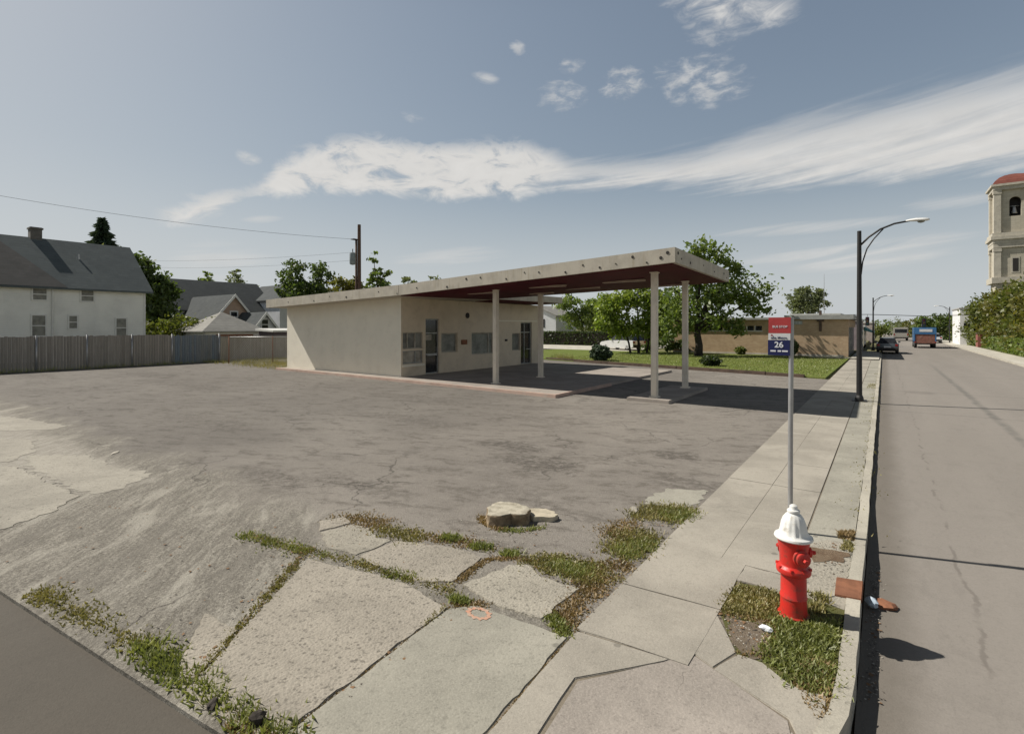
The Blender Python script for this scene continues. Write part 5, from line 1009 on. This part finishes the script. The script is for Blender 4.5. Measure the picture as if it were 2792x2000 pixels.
def ball(label, loc, r, h, n, m, size, name='shrub'):
    t = empty(name, loc, label, 'shrub'); d = rng.normal(size=(n, 3)); d /= np.linalg.norm(d, axis=1)[:, None]; lump = 1 + .13 * np.sin(3.1 * d[:, 0] + 5 * d[:, 2] + r * 9) + .10 * np.sin(7 * d[:, 1] - 4 * d[:, 0]) + .06 * np.sin(11 * d[:, 2] + 3 * d[:, 1]); p = d * (lump * rng.random(n) ** .14)[:, None] * np.array([r, r, h / 2]) + np.array([0, 0, h / 2]) + rng.normal(0, .03, (n, 3))
    u = rng.normal(size=(n, 3)); u /= np.linalg.norm(u, axis=1)[:, None]; w_ = rng.normal(size=(n, 3)); v = np.cross(u, w_); v /= np.linalg.norm(v, axis=1)[:, None]; s = size * rng.uniform(.6, 1.3, n)[:, None]
    raw_mesh('foliage', np.stack([p - u * s, p + v * s * .6, p + u * s, p - v * s * .6], 1).reshape(-1, 3), n, 4, MT[m], t)
    q = MB(); q.tube([(0, 0, -.05), (0, 0, h * .5)], [.07, .03], 6); q.build('stem', MT['bark_dark'], t); return t
ball('large round bluish green bush at the near edge of the lawn', (-15.6, 31.8, .05), .68, 1.05, 2600, 'needle', .10)
ball('small low clipped dark shrub on the lawn near the right hand canopy post', (-8.3, 31.4, .05), .52, .55, 1800, 'hedge', .08)
ball('small shrub against the brick wall, right of the bus sign', (-6.0, 45.6, .05), .55, 1.3, 700, 'leaf_dark', .16)
ball('low brown green shrub at the brick wall beside the big tree', (-9.6, 45.4, .05), .4, .6, 500, 'leaf_olive', .11)
weeds(in_poly([(-19.3, 31.3), (-17.5, 30.9), (-17.5, 31.6), (-19.3, 32.2)], 300), 'blade_olive', (.2, .55), 0.05, .03)
tree('shrub', 'dark untrimmed shrub under the trees between the two right hand canopy posts', 'shrub', T(1478, 46), [(0, 0, .8, 1.2, 1.0, .8), (-1.3, -.9, .6, .9, .8, .6), (1.1, .8, .6, .8, .8, .6)], 1500, .14, 'leaf_dark', .06, 'bark_dark', part='foliage', limbs=False)
GC = 'trees around the lawn'
tree('big_tree', 'big spreading dark green tree on the lawn in front of the brick building', 'tree', T(1546, 40.5), [(.2, 0, 8.5, 1.3, 1.2, .9), (1.4, .8, 7.7, 1.2, 1.2, .9), (2.4, 1.5, 6.9, 1.2, 1.1, .7), (-.2, 0, 6.6, 1.6, 1.6, 1.2), (3.0, 2.2, 5.3, 2.0, 1.8, 1.4), (3.6, 2.6, 4.2, 1.4, 1.2, .9), (1.0, .8, 4.9, 1.9, 1.9, 1.2), (-1.2, -.9, 4.4, 1.8, 1.8, 1.6), (.3, .2, 3.0, 1.9, 1.9, 1.0), (2.2, 1.6, 2.4, 1.0, .9, 1.0), (-1.6, -1.2, 2.5, 1.3, 1.3, 1.1)], 7600, .17, 'leaf_mid', .30, 'bark_dark', GC, trunk_top=2.6, cs=.2)
tree('leafy_tree', 'bright green multi stemmed tree on the lawn left of the tall canopy post', 'tree', T(1412, 44.5), [(0, 0, 4.9, 1.7, 1.7, 1.1), (-1.8, -1.2, 4.2, 1.5, 1.5, 1.2), (1.2, .9, 4.0, 1.4, 1.4, 1.4), (-1.1, -.7, 2.5, 1.6, 1.5, 1.2), (.8, .6, 2.3, 1.2, 1.2, 1.0), (-2.2, -1.7, 2.9, 1.1, 1.1, 1.1), (0, 0, 5.9, 1.1, 1.1, .6)], 8000, .17, 'leaf_bright', .12, 'bark_dark', GC, trunk_top=2.6, stems=[(-.5, -.3, -1.0, -.6, .09), (.1, 0, 0, 0, .12), (.6, .5, 1.0, .8, .08)])
tree('leafy_tree', 'dark tree behind the hedge, right of the white house', 'tree', T(1290, 68), [(-1.5, -1, 5.2, 2.0, 2.0, 1.6), (1.2, 1, 5.0, 2.2, 2.0, 1.4), (0, 0, 3.2, 2.8, 2.6, 1.4), (2.6, 2, 3.4, 1.5, 1.5, 1.4)], 4200, .22, 'leaf_mid', .25, 'bark_dark', GC)
tree('leafy_tree', 'olive tree behind the hedge between the dark tree and the multi stemmed one', 'tree', T(1345, 72), [(0, 0, 5.0, 2.0, 2.0, 1.7), (-.6, -.4, 3.0, 2.2, 2.2, 1.6)], 2600, .22, 'leaf_olive', .25, 'bark_dark', GC)
tree('leafy_tree', 'shady tree behind the big tree, between the two canopy posts', 'tree', T(1485, 52), [(0, 0, 4.8, 1.7, 1.7, 1.6), (.4, .3, 2.7, 1.8, 1.8, 1.5), (-1, -.6, 3.4, 1.2, 1.2, 1.2)], 3200, .2, 'leaf_dark', .22, 'bark_dark', GC)
tree('leafy_tree', 'rounded grey green tree behind the brick building roof', 'tree', T(1790, 78), [(-1.2, -.9, 6.7, 1.7, 1.6, 1.6), (1.1, .8, 6.6, 1.6, 1.5, 1.5), (0, 0, 5.4, 2.6, 2.4, 1.6), (0, 0, 7.4, 1.3, 1.3, .9)], 3600, .24, 'leaf_grey', .28, group=GC)

# ================================================================== vehicles
def wheel(par, x, y, r=.32, wd=.2):
    w_ = MB(); w_.tube([(x - wd / 2, y, r), (x - wd / 2 + .02, y, r), (x + wd / 2 - .02, y, r), (x + wd / 2, y, r)], [r * .9, r, r, r * .9], 20); o = w_.build('wheel', MT['rubber'], par, smooth=True, autos=True)
    q = MB(); sx = 1 if x > 0 else -1; q.tube([(x + sx * (wd / 2 - .01), y, r), (x + sx * (wd / 2 + .01), y, r)], [r * .6, r * .55], 14); q.build('rim', MT['grey_metal'], o); return o
def car(loc, label, paint, L_=4.5, W_=1.78, H_=1.5, suv=True, rz_=0.0, cat='car'):
    t = empty('parked_car' if cat == 'car' else 'car', loc, label, cat, rz=rz_)
    # rear faces -Y. side profile (y, z) lofted over widths
    hb_ = .92 if suv else .86
    prof = [(-L_ / 2, .35), (-L_ / 2 - .02, .6), (-L_ / 2 + .02, hb_), (-L_ / 2 + .3, hb_ + .04), (L_ / 2 - 1.25, hb_), (L_ / 2 - .15, hb_ - .16), (L_ / 2, .62), (L_ / 2 - .03, .32), (L_ / 2 - .4, .22), (-L_ / 2 + .35, .22)]
    mb = MB(); n = len(prof); rows = [(-W_ / 2 + .04, .97), (-W_ / 2, 1.0), (W_ / 2, 1.0), (W_ / 2 - .04, .97)]
    for (x, sc_) in ((-W_ / 2, .98), (-W_ / 2 + .10, 1.0), (W_ / 2 - .10, 1.0), (W_ / 2, .98)): mb.v += [(x, y * sc_, z if abs(x) < W_ / 2 - .01 else .2 + (z - .2) * .96) for y, z in prof]
    for i in range(3):
        for j in range(n): mb.f.append((i * n + j, (i + 1) * n + j, (i + 1) * n + (j + 1) % n, i * n + (j + 1) % n))
    mb.f += [tuple(range(n)), tuple(range(4 * n - 1, 3 * n - 1, -1))]
    mb.build('body', paint, t, smooth=True, autos=True)
    c0 = -L_ / 2 + (.12 if suv else .75); c1 = L_ / 2 - 1.2; b = W_ / 2 - .10; tp = W_ / 2 - .27
    g_ = MB().hexa([(-b, c0, hb_ - .01), (b, c0, hb_ - .01), (b, c1, hb_ - .03), (-b, c1, hb_ - .03)], [(-tp, c0 + .28, H_ - .05), (tp, c0 + .28, H_ - .05), (tp, c1 - .75, H_ - .05), (-tp, c1 - .75, H_ - .05)]); g_.build('windows', MT['glass_dark'], t, bevel=.03)
    q = MB().hexa([(-tp - .03, c0 + .22, H_ - .07), (tp + .03, c0 + .22, H_ - .07), (tp + .03, c1 - .70, H_ - .07), (-tp - .03, c1 - .70, H_ - .07)], [(-tp + .1, c0 + .34, H_), (tp - .1, c0 + .34, H_), (tp - .1, c1 - .9, H_), (-tp + .1, c1 - .9, H_)]); q.build('roof', paint, t, bevel=.02)
    for sx in (-1, 1):
        for y in (-L_ / 2 + .8, L_ / 2 - .85): wheel(t, sx * (W_ / 2 - .11), y)
        q = MB(); q.box(sx * (W_ / 2 - .16) - .10, -L_ / 2 - .035, .68, sx * (W_ / 2 - .16) + .10, -L_ / 2 + .04, .88); q.build('tail_light', MT['tail'], t, bevel=.015)
        q = MB(); q.box(sx * (W_ / 2 + .08) - .09, c1 - .55, hb_ + .02, sx * (W_ / 2 + .08) + .09, c1 - .42, hb_ + .16); q.build('wing_mirror', paint, t, bevel=.02)
    q = MB(); q.box(-W_ / 2 + .05, -L_ / 2 - .07, .34, W_ / 2 - .05, -L_ / 2 + .05, .54); q.build('bumper', MT['dark'], t, bevel=.03)
    q = MB(); q.box(-.26, -L_ / 2 - .085, .56, .26, -L_ / 2 - .03, .68); q.build('number_plate', MT['sign_white'], t)
    return t
def paint(name, c): return mat(name, c, .25, .04, 3, metal=.2, bstr=0.0, spec=.6)
car((0.25, 58.5, -.065), 'dark grey car parked at the left kerb just past the brick building', paint('dark_grey_car_paint', (.10, .115, .125)), suv=True, W_=1.62, H_=1.42)
car((5.9, 98, -.065), 'pale car at the right kerb by the white building', paint('silver_car_paint', (.55, .58, .60)), suv=False, H_=1.42)
car((-21.0, 47.5, .07), 'white car parked on the pale driveway beyond the lawn', paint('white_car_paint', (.72, .72, .72)), suv=True, rz_=R(70))
# blue box truck seen from behind
tk = empty('truck', (3.7, 73, -.065), 'blue box truck with rust red tailgate driving away down the street', 'truck')
blue = paint('blue_truck_paint', (.05, .17, .36))
q = MB(); q.box(-.98, 0, 1.55, .98, 4.2, 2.30).box(-.98, .02, .75, -.86, 4.2, 1.549).box(.86, .02, .75, .98, 4.2, 1.549).box(-.859, .35, .75, .859, 4.2, 1.549); q.build('cargo_box', blue, tk, bevel=.03)
q = MB(); q.box(-.84, .06, .55, .84, .16, 1.53); q.build('tailgate', mat('rust_red_tailgate', (.25, .11, .08), .6, .2, 4, dirt=.4, dirtc=(.35, .27, .22)), tk)
q = MB(); q.box(-.5, -.03, 1.82, .62, -.002, 2.12); q.build('sign_panel', MT['sign_white'], tk)
q = MB(); q.box(-.9, 4.25, .5, .9, 5.6, 2.0); cb = q.build('cab', blue, tk, bevel=.08)
q = MB(); q.box(-.92, .1, .42, .92, 5.4, .60); q.build('chassis', MT['dark'], tk)
for sx in (-1, 1):
    for y in (.8, 4.7): wheel(tk, sx * .82, y, .40, .26)
    q = MB(); q.box(sx * .88 - .06, -.03, .62, sx * .88 + .06, .03, .74); q.build('tail_light', MT['tail'], tk)
# tan van
vn = empty('van', (2.3, 108, -.065), 'boxy tan van farther down the street, left of the blue truck', 'van')
tan = paint('tan_van_paint', (.42, .40, .35))
q = MB(); q.box(-1.0, 0, .4, 1.0, 4.6, 2.25); q.build('body', tan, vn, bevel=.12)
q = MB(); q.box(-.82, -.015, 1.35, .82, .02, 1.95); q.build('rear_window', MT['glass_dark'], vn)
q = MB(); q.box(-1.0, -.10, .38, 1.0, .04, .60); q.build('bumper', MT['dark'], vn)
for sx in (-1, 1):
    for y in (.9, 3.7): wheel(vn, sx * .85, y, .36, .24)
    q = MB(); q.box(sx * .9 - .07, -.02, .9, sx * .9 + .07, .02, 1.2); q.build('tail_light', MT['tail'], vn)

# ================================================================== brick building across the lawn
bb = empty('brick_building', (-2.2, 46.5, 0), 'low tan brick building with flat grey roof edge and strip of small windows', 'building')
wx0, wx1 = -13.4, 0.0
bops = [(-8.35 + i * .62, -7.85 + i * .62, 2.02, 2.42) for i in range(-3, 4)]
f = MB(); xe = sorted({wx0, wx1} | {o[0] for o in bops} | {o[1] for o in bops}); ze = [-.3, 2.02, 2.42, 2.92]
for a, b in zip(xe[:-1], xe[1:]):
    for c, d in zip(ze[:-1], ze[1:]):
        if any(o[0] < (a + b) / 2 < o[1] and o[2] < (c + d) / 2 < o[3] for o in bops): continue
        f.add([(a, 0, c), (b, 0, c), (b, 0, d), (a, 0, d)], [(0, 1, 2, 3)])
f.add([(wx1, 0, -.3), (wx1, 1.0, -.3), (wx1, 1.0, 2.92), (wx1, 0, 2.92)], [(0, 1, 2, 3)]); f.add([(wx0, 16, -.3), (wx0, 0, -.3), (wx0, 0, 2.92), (wx0, 16, 2.92)], [(0, 1, 2, 3)])
f.add([(wx1, 1, 2.3), (wx1, 12, 2.3), (wx1, 12, 2.92), (wx1, 1, 2.92)], [(0, 1, 2, 3)])
f.build('wall', MT['brick'], bb)
for (a, b, c, d) in bops:
    q = MB(); q.box(a - .05, -.03, c - .08, b + .05, .12, c - .001).box(a - .055, -.02, c, a, .12, d); w_ = q.build('window', MT['trim'], bb); q = MB(); q.box(a, .10, c, b, .14, d); q.build('pane', MT['glass_dark'], w_)
q = MB(); q.box(wx0 - .1, -.35, 2.925, -4.3, 10, 3.10).box(-4.298, -.36, 2.925, .35, 14, 3.26); q.build('roof', mat('grey_roof_edge', (.36, .36, .34), .6, .1, 2), bb)
q = MB(); q.box(-4.2, 2, 3.262, -.6, 9, 3.42); q.build('roof_curb', mat('pale_roof_curb', (.52, .52, .48), .7), bb)
q = MB(); q.box(-5.2, -.06, 2.52, -3.05, -.003, 2.82); sg = q.build('sign_board', mat('grey_sign_board', (.36, .38, .36), .6, .08, 3), bb); q = MB()
for i in range(9):
    if i != 4: q.box(-5.0 + i * .21, -.072, 2.60, -4.86 + i * .21, -.061, 2.74)
q.build('lettering', mat('grey_letters', (.50, .50, .49), .5), sg)
q = MB(); q.box(-.22, 1.02, -.2, -.12, 12, 2.29); q.build('shop_window', MT['glass_dark'], bb)
for y in (3, 5.2, 7.4, 9.6): q = MB(); q.box(-.11, y - .05, -.2, -.04, y + .05, 2.29); q.build('mullion', MT['alu'], bb)
q = MB(); q.box(-1.9, -.10, 2.0, -1.72, -.004, 3.6).box(-2.05, -.16, 2.75, -1.57, -.101, 2.95); q.build('conduit', MT['timber'], bb)
q = MB(); q.tube([(-1.85, 3.5, 3.2), (-1.85, 3.5, 6.75)], [.035, .012], 6); q.build('antenna', MT['grey_metal'], bb)
q = MB(); q.box(wx0, -.02, -.2, wx1 - .3, -.003, .18); q.build('base_course', MT['stone_trim'], bb)

# ================================================================== shopfronts and trees down the street (left)
def shop(name, loc, w_, d_, h_, m, label, trim, awn=None):
    t = empty(name, loc, label, 'building'); q = MB(); q.box(-w_, 0, -.3, 0, d_, h_); q.build('wall', MT[m] if isinstance(m, str) else m, t)
    q = MB(); q.box(-w_ - .1, -.1, h_, .12, d_ + .05, h_ + .22); q.build('roof', MT[trim], t)
    for k in range(int(d_ // 3)):
        f_ = MB(); f_.box(.002, .6 + k * 3, .5, .05, 2.8 + k * 3, 2.0); w2 = f_.build('window', MT['trim'], t); f_ = MB(); f_.box(.052, .72 + k * 3, .62, .06, 2.68 + k * 3, 1.9); f_.build('pane', MT['glass_dark'], w2)
    f_ = MB(); f_.box(-w_ * .7, -.05, .6, -w_ * .3, -.002, 1.9); w2 = f_.build('window', MT['trim'], t); f_ = MB(); f_.box(-w_ * .68, -.06, .7, -w_ * .32, -.051, 1.8); f_.build('pane', MT['glass_dark'], w2)
    if awn: q = MB().hexa([(.02, .4, 2.05), (1.0, .4, 1.75), (1.0, d_ - .4, 1.75), (.02, d_ - .4, 2.05)], [(.02, .4, 2.5), (1.0, .4, 1.82), (1.0, d_ - .4, 1.82), (.02, d_ - .4, 2.5)]); q.build('awning', awn, t)
    return t
shop('shopfront', (-1.9, 62, -.1), 9, 8, 3.0, mat('mauve_render', (.36, .30, .31), .8), 'small mauve shopfront beyond the brick building', 'trim')
shop('shopfront', (-2.0, 76, -.2), 9, 10, 2.5, mat('cream_render', (.52, .48, .40), .8), 'cream shopfront with teal awning behind the second street lamp', 'trim', mat('teal_awning', (.06, .19, .20), .7))
shop('shopfront', (-1.4, 104, -.3), 8, 12, 3.2, mat('pink_grey_render', (.42, .36, .33), .8), 'distant pinkish grey shopfront at the left of the road end', 'trim')
GF = 'distant trees at the end of the street'
for i, (px, d, zc, r_, m_, lab) in enumerate([(1925, 100, 2.6, 2.4, 'leaf_olive', 'distant olive tree left of the far street lamp'), (1950, 120, 2.6, 2.6, 'leaf_mid', 'distant green tree just right of the far street lamp'), (1985, 190, 3.0, 4.5, 'leaf_grey', 'hazy grey green tree at the vanishing point of the street'), (2012, 150, 2.6, 3.0, 'leaf_grey', 'hazy tree above the tan van'), (2035, 110, 3.0, 2.6, 'leaf_autumn', 'yellowing tree behind the blue truck'), (2058, 92, 3.7, 2.4, 'leaf_mid', 'green tree right behind the blue truck'), (2082, 88, 3.6, 2.2, 'leaf_dark', 'dark green tree between the truck and the white building'), (2098, 100, 3.8, 2.2, 'leaf_mid', 'green tree touching the left side of the white building')]):
    x, y, z = T(px, d); tree('leafy_tree', lab, 'tree', (x, y, -.4), [(0, 0, zc, r_, r_, r_ * .62), (r_ * .5, 0, zc - .5, r_ * .7, r_ * .7, r_ * .5), (-r_ * .5, 0, zc - .9, r_ * .7, r_ * .7, r_ * .6), (0, 0, 1.2, r_ * .9, r_ * .9, 1.2)], 1100, .26, m_, .2, group=GF, trunk_top=1.5)
far = MB(); tl = []
for k in range(60): tl.append((rng.uniform(-160, 160), rng.uniform(-8, 8), rng.uniform(1.5, 3.5), 5, 4, 3))
tw = raw_mesh('treeline', leaves_in(tl, 9000, .8, 40), 9000, 4, MT['leaf_grey']); tw.location = (-30, 420, 0); struct(tw, 'stuff')
tl = [(rng.uniform(-6, 6), rng.uniform(-130, 130), rng.uniform(2, 6), 4, 5, 3.5) for k in range(60)]
tw = raw_mesh('treeline', leaves_in(tl, 8000, .7, 40), 8000, 4, MT['leaf_mid']); tw.location = (-125, 110, 0); struct(tw, 'stuff')
# traffic signals hanging from a span wire
def signal(loc, label):
    t = empty('traffic_signal', loc, label, 'traffic light', 'traffic signals hung over the street'); q = MB(); q.box(-.19, -.12, -1.05, .19, .12, 0); b_ = q.build('housing', mat('dark_signal_housing', (.03, .02, .035), .5), t, bevel=.02)
    for k, c in enumerate(((.10, .012, .01), (.10, .07, .01), (.01, .06, .03))): q = MB(); q.tube([(0, -.13, -.2 - k * .32), (0, -.10, -.2 - k * .32)], [.10, .10], 12); q.build('lens', mat('dull_signal_lens', c, .3, .05, 5, bstr=0), t)
    q = MB(); q.tube([(0, 0, 0), (0, 0, .3)], .02, 5); q.build('hanger', MT['black_metal'], t); return t
signal((-1.62, 75.2, 3.5), 'left dark traffic signal beside the near lamp post'); signal((3.9, 79.3, 3.3), 'right dark traffic signal above the blue truck')
q = MB(); q.tube([(-4.5, 73.5, 3.75), (-1.6, 75.2, 3.8), (1.0, 77.2, 3.72), (3.9, 79.3, 3.6), (9, 83, 3.75)], .035, 5); tag(q.build('span_wire', MT['black_metal']), 'dark span wire holding the traffic signals over the street', 'wire')

# ================================================================== right side of the street
wb = empty('white_building', (7.9, 87, -.4), 'narrow bright white building end between the trees on the right', 'building')
q = MB(); q.box(0, 0, -.3, 1.3, 9, 5.0); q.build('wall', mat('white_render', (.72, .71, .70), .8, .06, 1), wb); q = MB(); q.box(-.1, -.1, 5.0, 1.4, 9.1, 5.15); q.build('roof', MT['roofing'], wb)
q = MB(); q.box(.35, -.04, 2.2, .9, -.002, 3.2); q.build('window', MT['glass_dark'], wb)
rk = empty('red_shed', (8.6, 78, -.2), 'small red brown shed beside the white building', 'shed'); q = MB(); q.box(0, 0, -.2, 1.1, 1.6, 1.7); q.build('wall', mat('red_brown_boards', (.26, .09, .07), .8), rk); q = MB(); q.box(-.08, -.08, 1.7, 1.18, 1.7, 1.82); q.build('roof', MT['timber'], rk)
GR = 'trees along the right sidewalk'
for (x, y, top_, w_, m_, lab) in [(10.6, 97, 5.3, 2.6, 'leaf_olive', 'farthest olive tree on the right, next to the white building'), (10.8, 86, 6.3, 3.0, 'leaf_olive', 'olive tree second from the white building, below the church tower edge'), (11.3, 75, 6.8, 3.0, 'leaf_autumn', 'tall yellow brown tree amid the right hand row, in front of the tower'), (11.2, 65.5, 6.9, 2.9, 'leaf_olive', 'broad olive tree second from the right edge of the picture'), (11.4, 56.5, 6.2, 3.0, 'leaf_autumn', 'nearest yellow brown tree at the right edge of the picture')]:
    b_ = [(0, 0, top_ - 1.1, w_ * .6, w_ * .75, 1.2), (-.9, 1.4, top_ - 1.9, w_ * .6, w_ * .6, 1.2), (-.8, -1.6, top_ - 2.2, w_ * .6, w_ * .6, 1.2), (0, 0, 2.3, w_ * .85, w_ * 1.25, 1.7), (-1.0, -1, .9, w_ * .5, w_ * .9, 1.0), (.5, 2.2, 1.0, w_ * .6, w_ * .8, 1.0)]
    tree('leafy_tree', lab, 'tree', (x, y, -.05), b_, 7000, .20, m_, .22, 'bark_dark', GR, trunk_top=2.2, cs=.2)
hedge_block('hedge', 'overgrown hedge along the foot of the right hand trees', 'hedge', -.6, -14, .7, 26, 1.25, 9000, 'leaf_mid', .17, (9.6, 62, -.05))

# church tower
ch = empty('church_tower', (14.25, 97.1, 0), 'pale stone church bell tower with red tiled cap above the right hand trees', 'church')
HW = 2.15
ct = MB(); ct.box(-HW + .2, -HW + .2, -.4, HW - .2, HW - .2, 13.0); ct.build('lower_stage', MT['stone'], ch)
# belfry stage with arched openings on all four sides: piers + arch heads
bf = MB(); z0, z1 = 15.0, 21.0; ow = .58; spring = 19.2
for k in range(4):
    a = k * math.pi / 2; ca, sa = math.cos(a), math.sin(a); hh = HW - .30
    def X_(u, v, z): return (u * ca - v * sa, u * sa + v * ca, z)
    y0_, y1_ = -hh, -hh + .3
    for (u0, u1) in ((-hh, -ow), (ow, hh - .3)):
        bf.hexa([X_(u0, y0_, z0), X_(u1, y0_, z0), X_(u1, y1_, z0), X_(u0, y1_, z0)], [X_(u0, y0_, z1), X_(u1, y0_, z1), X_(u1, y1_, z1), X_(u0, y1_, z1)])
    n_ = 10
    for i in range(n_):
        t0 = math.pi * i / n_; t1 = math.pi * (i + 1) / n_; ua, ub = -ow * math.cos(t0), -ow * math.cos(t1); za, zb = spring + ow * math.sin(t0), spring + ow * math.sin(t1)
        bf.hexa([X_(ua, y0_, za), X_(ub, y0_, zb), X_(ub, y1_, zb), X_(ua, y1_, za)], [X_(ua, y0_, z1), X_(ub, y0_, z1), X_(ub, y1_, z1), X_(ua, y1_, z1)])
    bf.hexa([X_(-ow, y0_, z0), X_(ow, y0_, z0), X_(ow, y1_, z0), X_(-ow, y1_, z0)], [X_(-ow, y0_, 17.2), X_(ow, y0_, 17.2), X_(ow, y1_, 17.2), X_(-ow, y1_, 17.2)])
bf.build('belfry', MT['stone'], ch)
q = MB(); q.box(-HW + 1.0, -HW + 1.3, 15.0, HW - 1.0, HW - 1.0, 20.9); q.build('bell_chamber', MT['dark'], ch)
q = MB(); q.lathe([(.34, 17.6), (.30, 17.72), (.22, 18.1), (.18, 18.4), (.08, 18.55)], 16, (0, -HW + .95)); q.box(-.5, -HW + .9, 18.56, .5, -HW + 1.0, 18.66); q.build('bell', MT['grey_metal'], ch, smooth=True)
for k in range(4):
    sx, sy = ((-1, -1), (1, -1), (1, 1), (-1, 1))[k]
    for (a, b, nm) in ((9.0, 13.0, 0), (15.0, 20.8, 1)):
        q = MB(); cx, cy = sx * (HW - .36), sy * (HW - .36); q.box(cx - .36, cy - .36, a, cx + .36, cy + .36, b).box(cx - .42, cy - .42, b - .5, cx + .42, cy + .42, b - .05); q.build('pilaster', MT['stone_trim'], ch)
for (z, a, ex) in ((8.2, .8, .22), (13.0, .6, .06), (13.6, .5, .1), (14.1, .45, .32), (14.55, .45, .18), (20.8, .5, .08), (21.3, .3, .30)):
    q = MB(); q.box(-HW - ex, -HW - ex, z, HW + ex, HW + ex, z + a - .004); q.build('cornice', MT['stone_trim'], ch)
q = MB(); ring = [(HW + .15, 21.6), (HW - .12, 22.1), (HW - .6, 22.6), (HW - 1.2, 22.95), (.25, 23.2)]; vs = []
for (r0, z) in ring: vs += [(-r0, -r0, z), (r0, -r0, z), (r0, r0, z), (-r0, r0, z)]
q.add(vs, [(i * 4 + k, i * 4 + (k + 1) % 4, (i + 1) * 4 + (k + 1) % 4, (i + 1) * 4 + k) for i in range(len(ring) - 1) for k in range(4)] + [(16, 17, 18, 19)]); q.build('cap_roof', MT['shingle_red'], ch)
q = MB(); q.box(-.42, -HW + .16, 9.55, .42, -HW + .199, 11.7); w_ = q.build('window', MT['stone_trim'], ch); q = MB(); q.box(-.27, -HW + .13, 9.75, .27, -HW + .159, 11.5); q.build('pane', MT['dark'], w_)
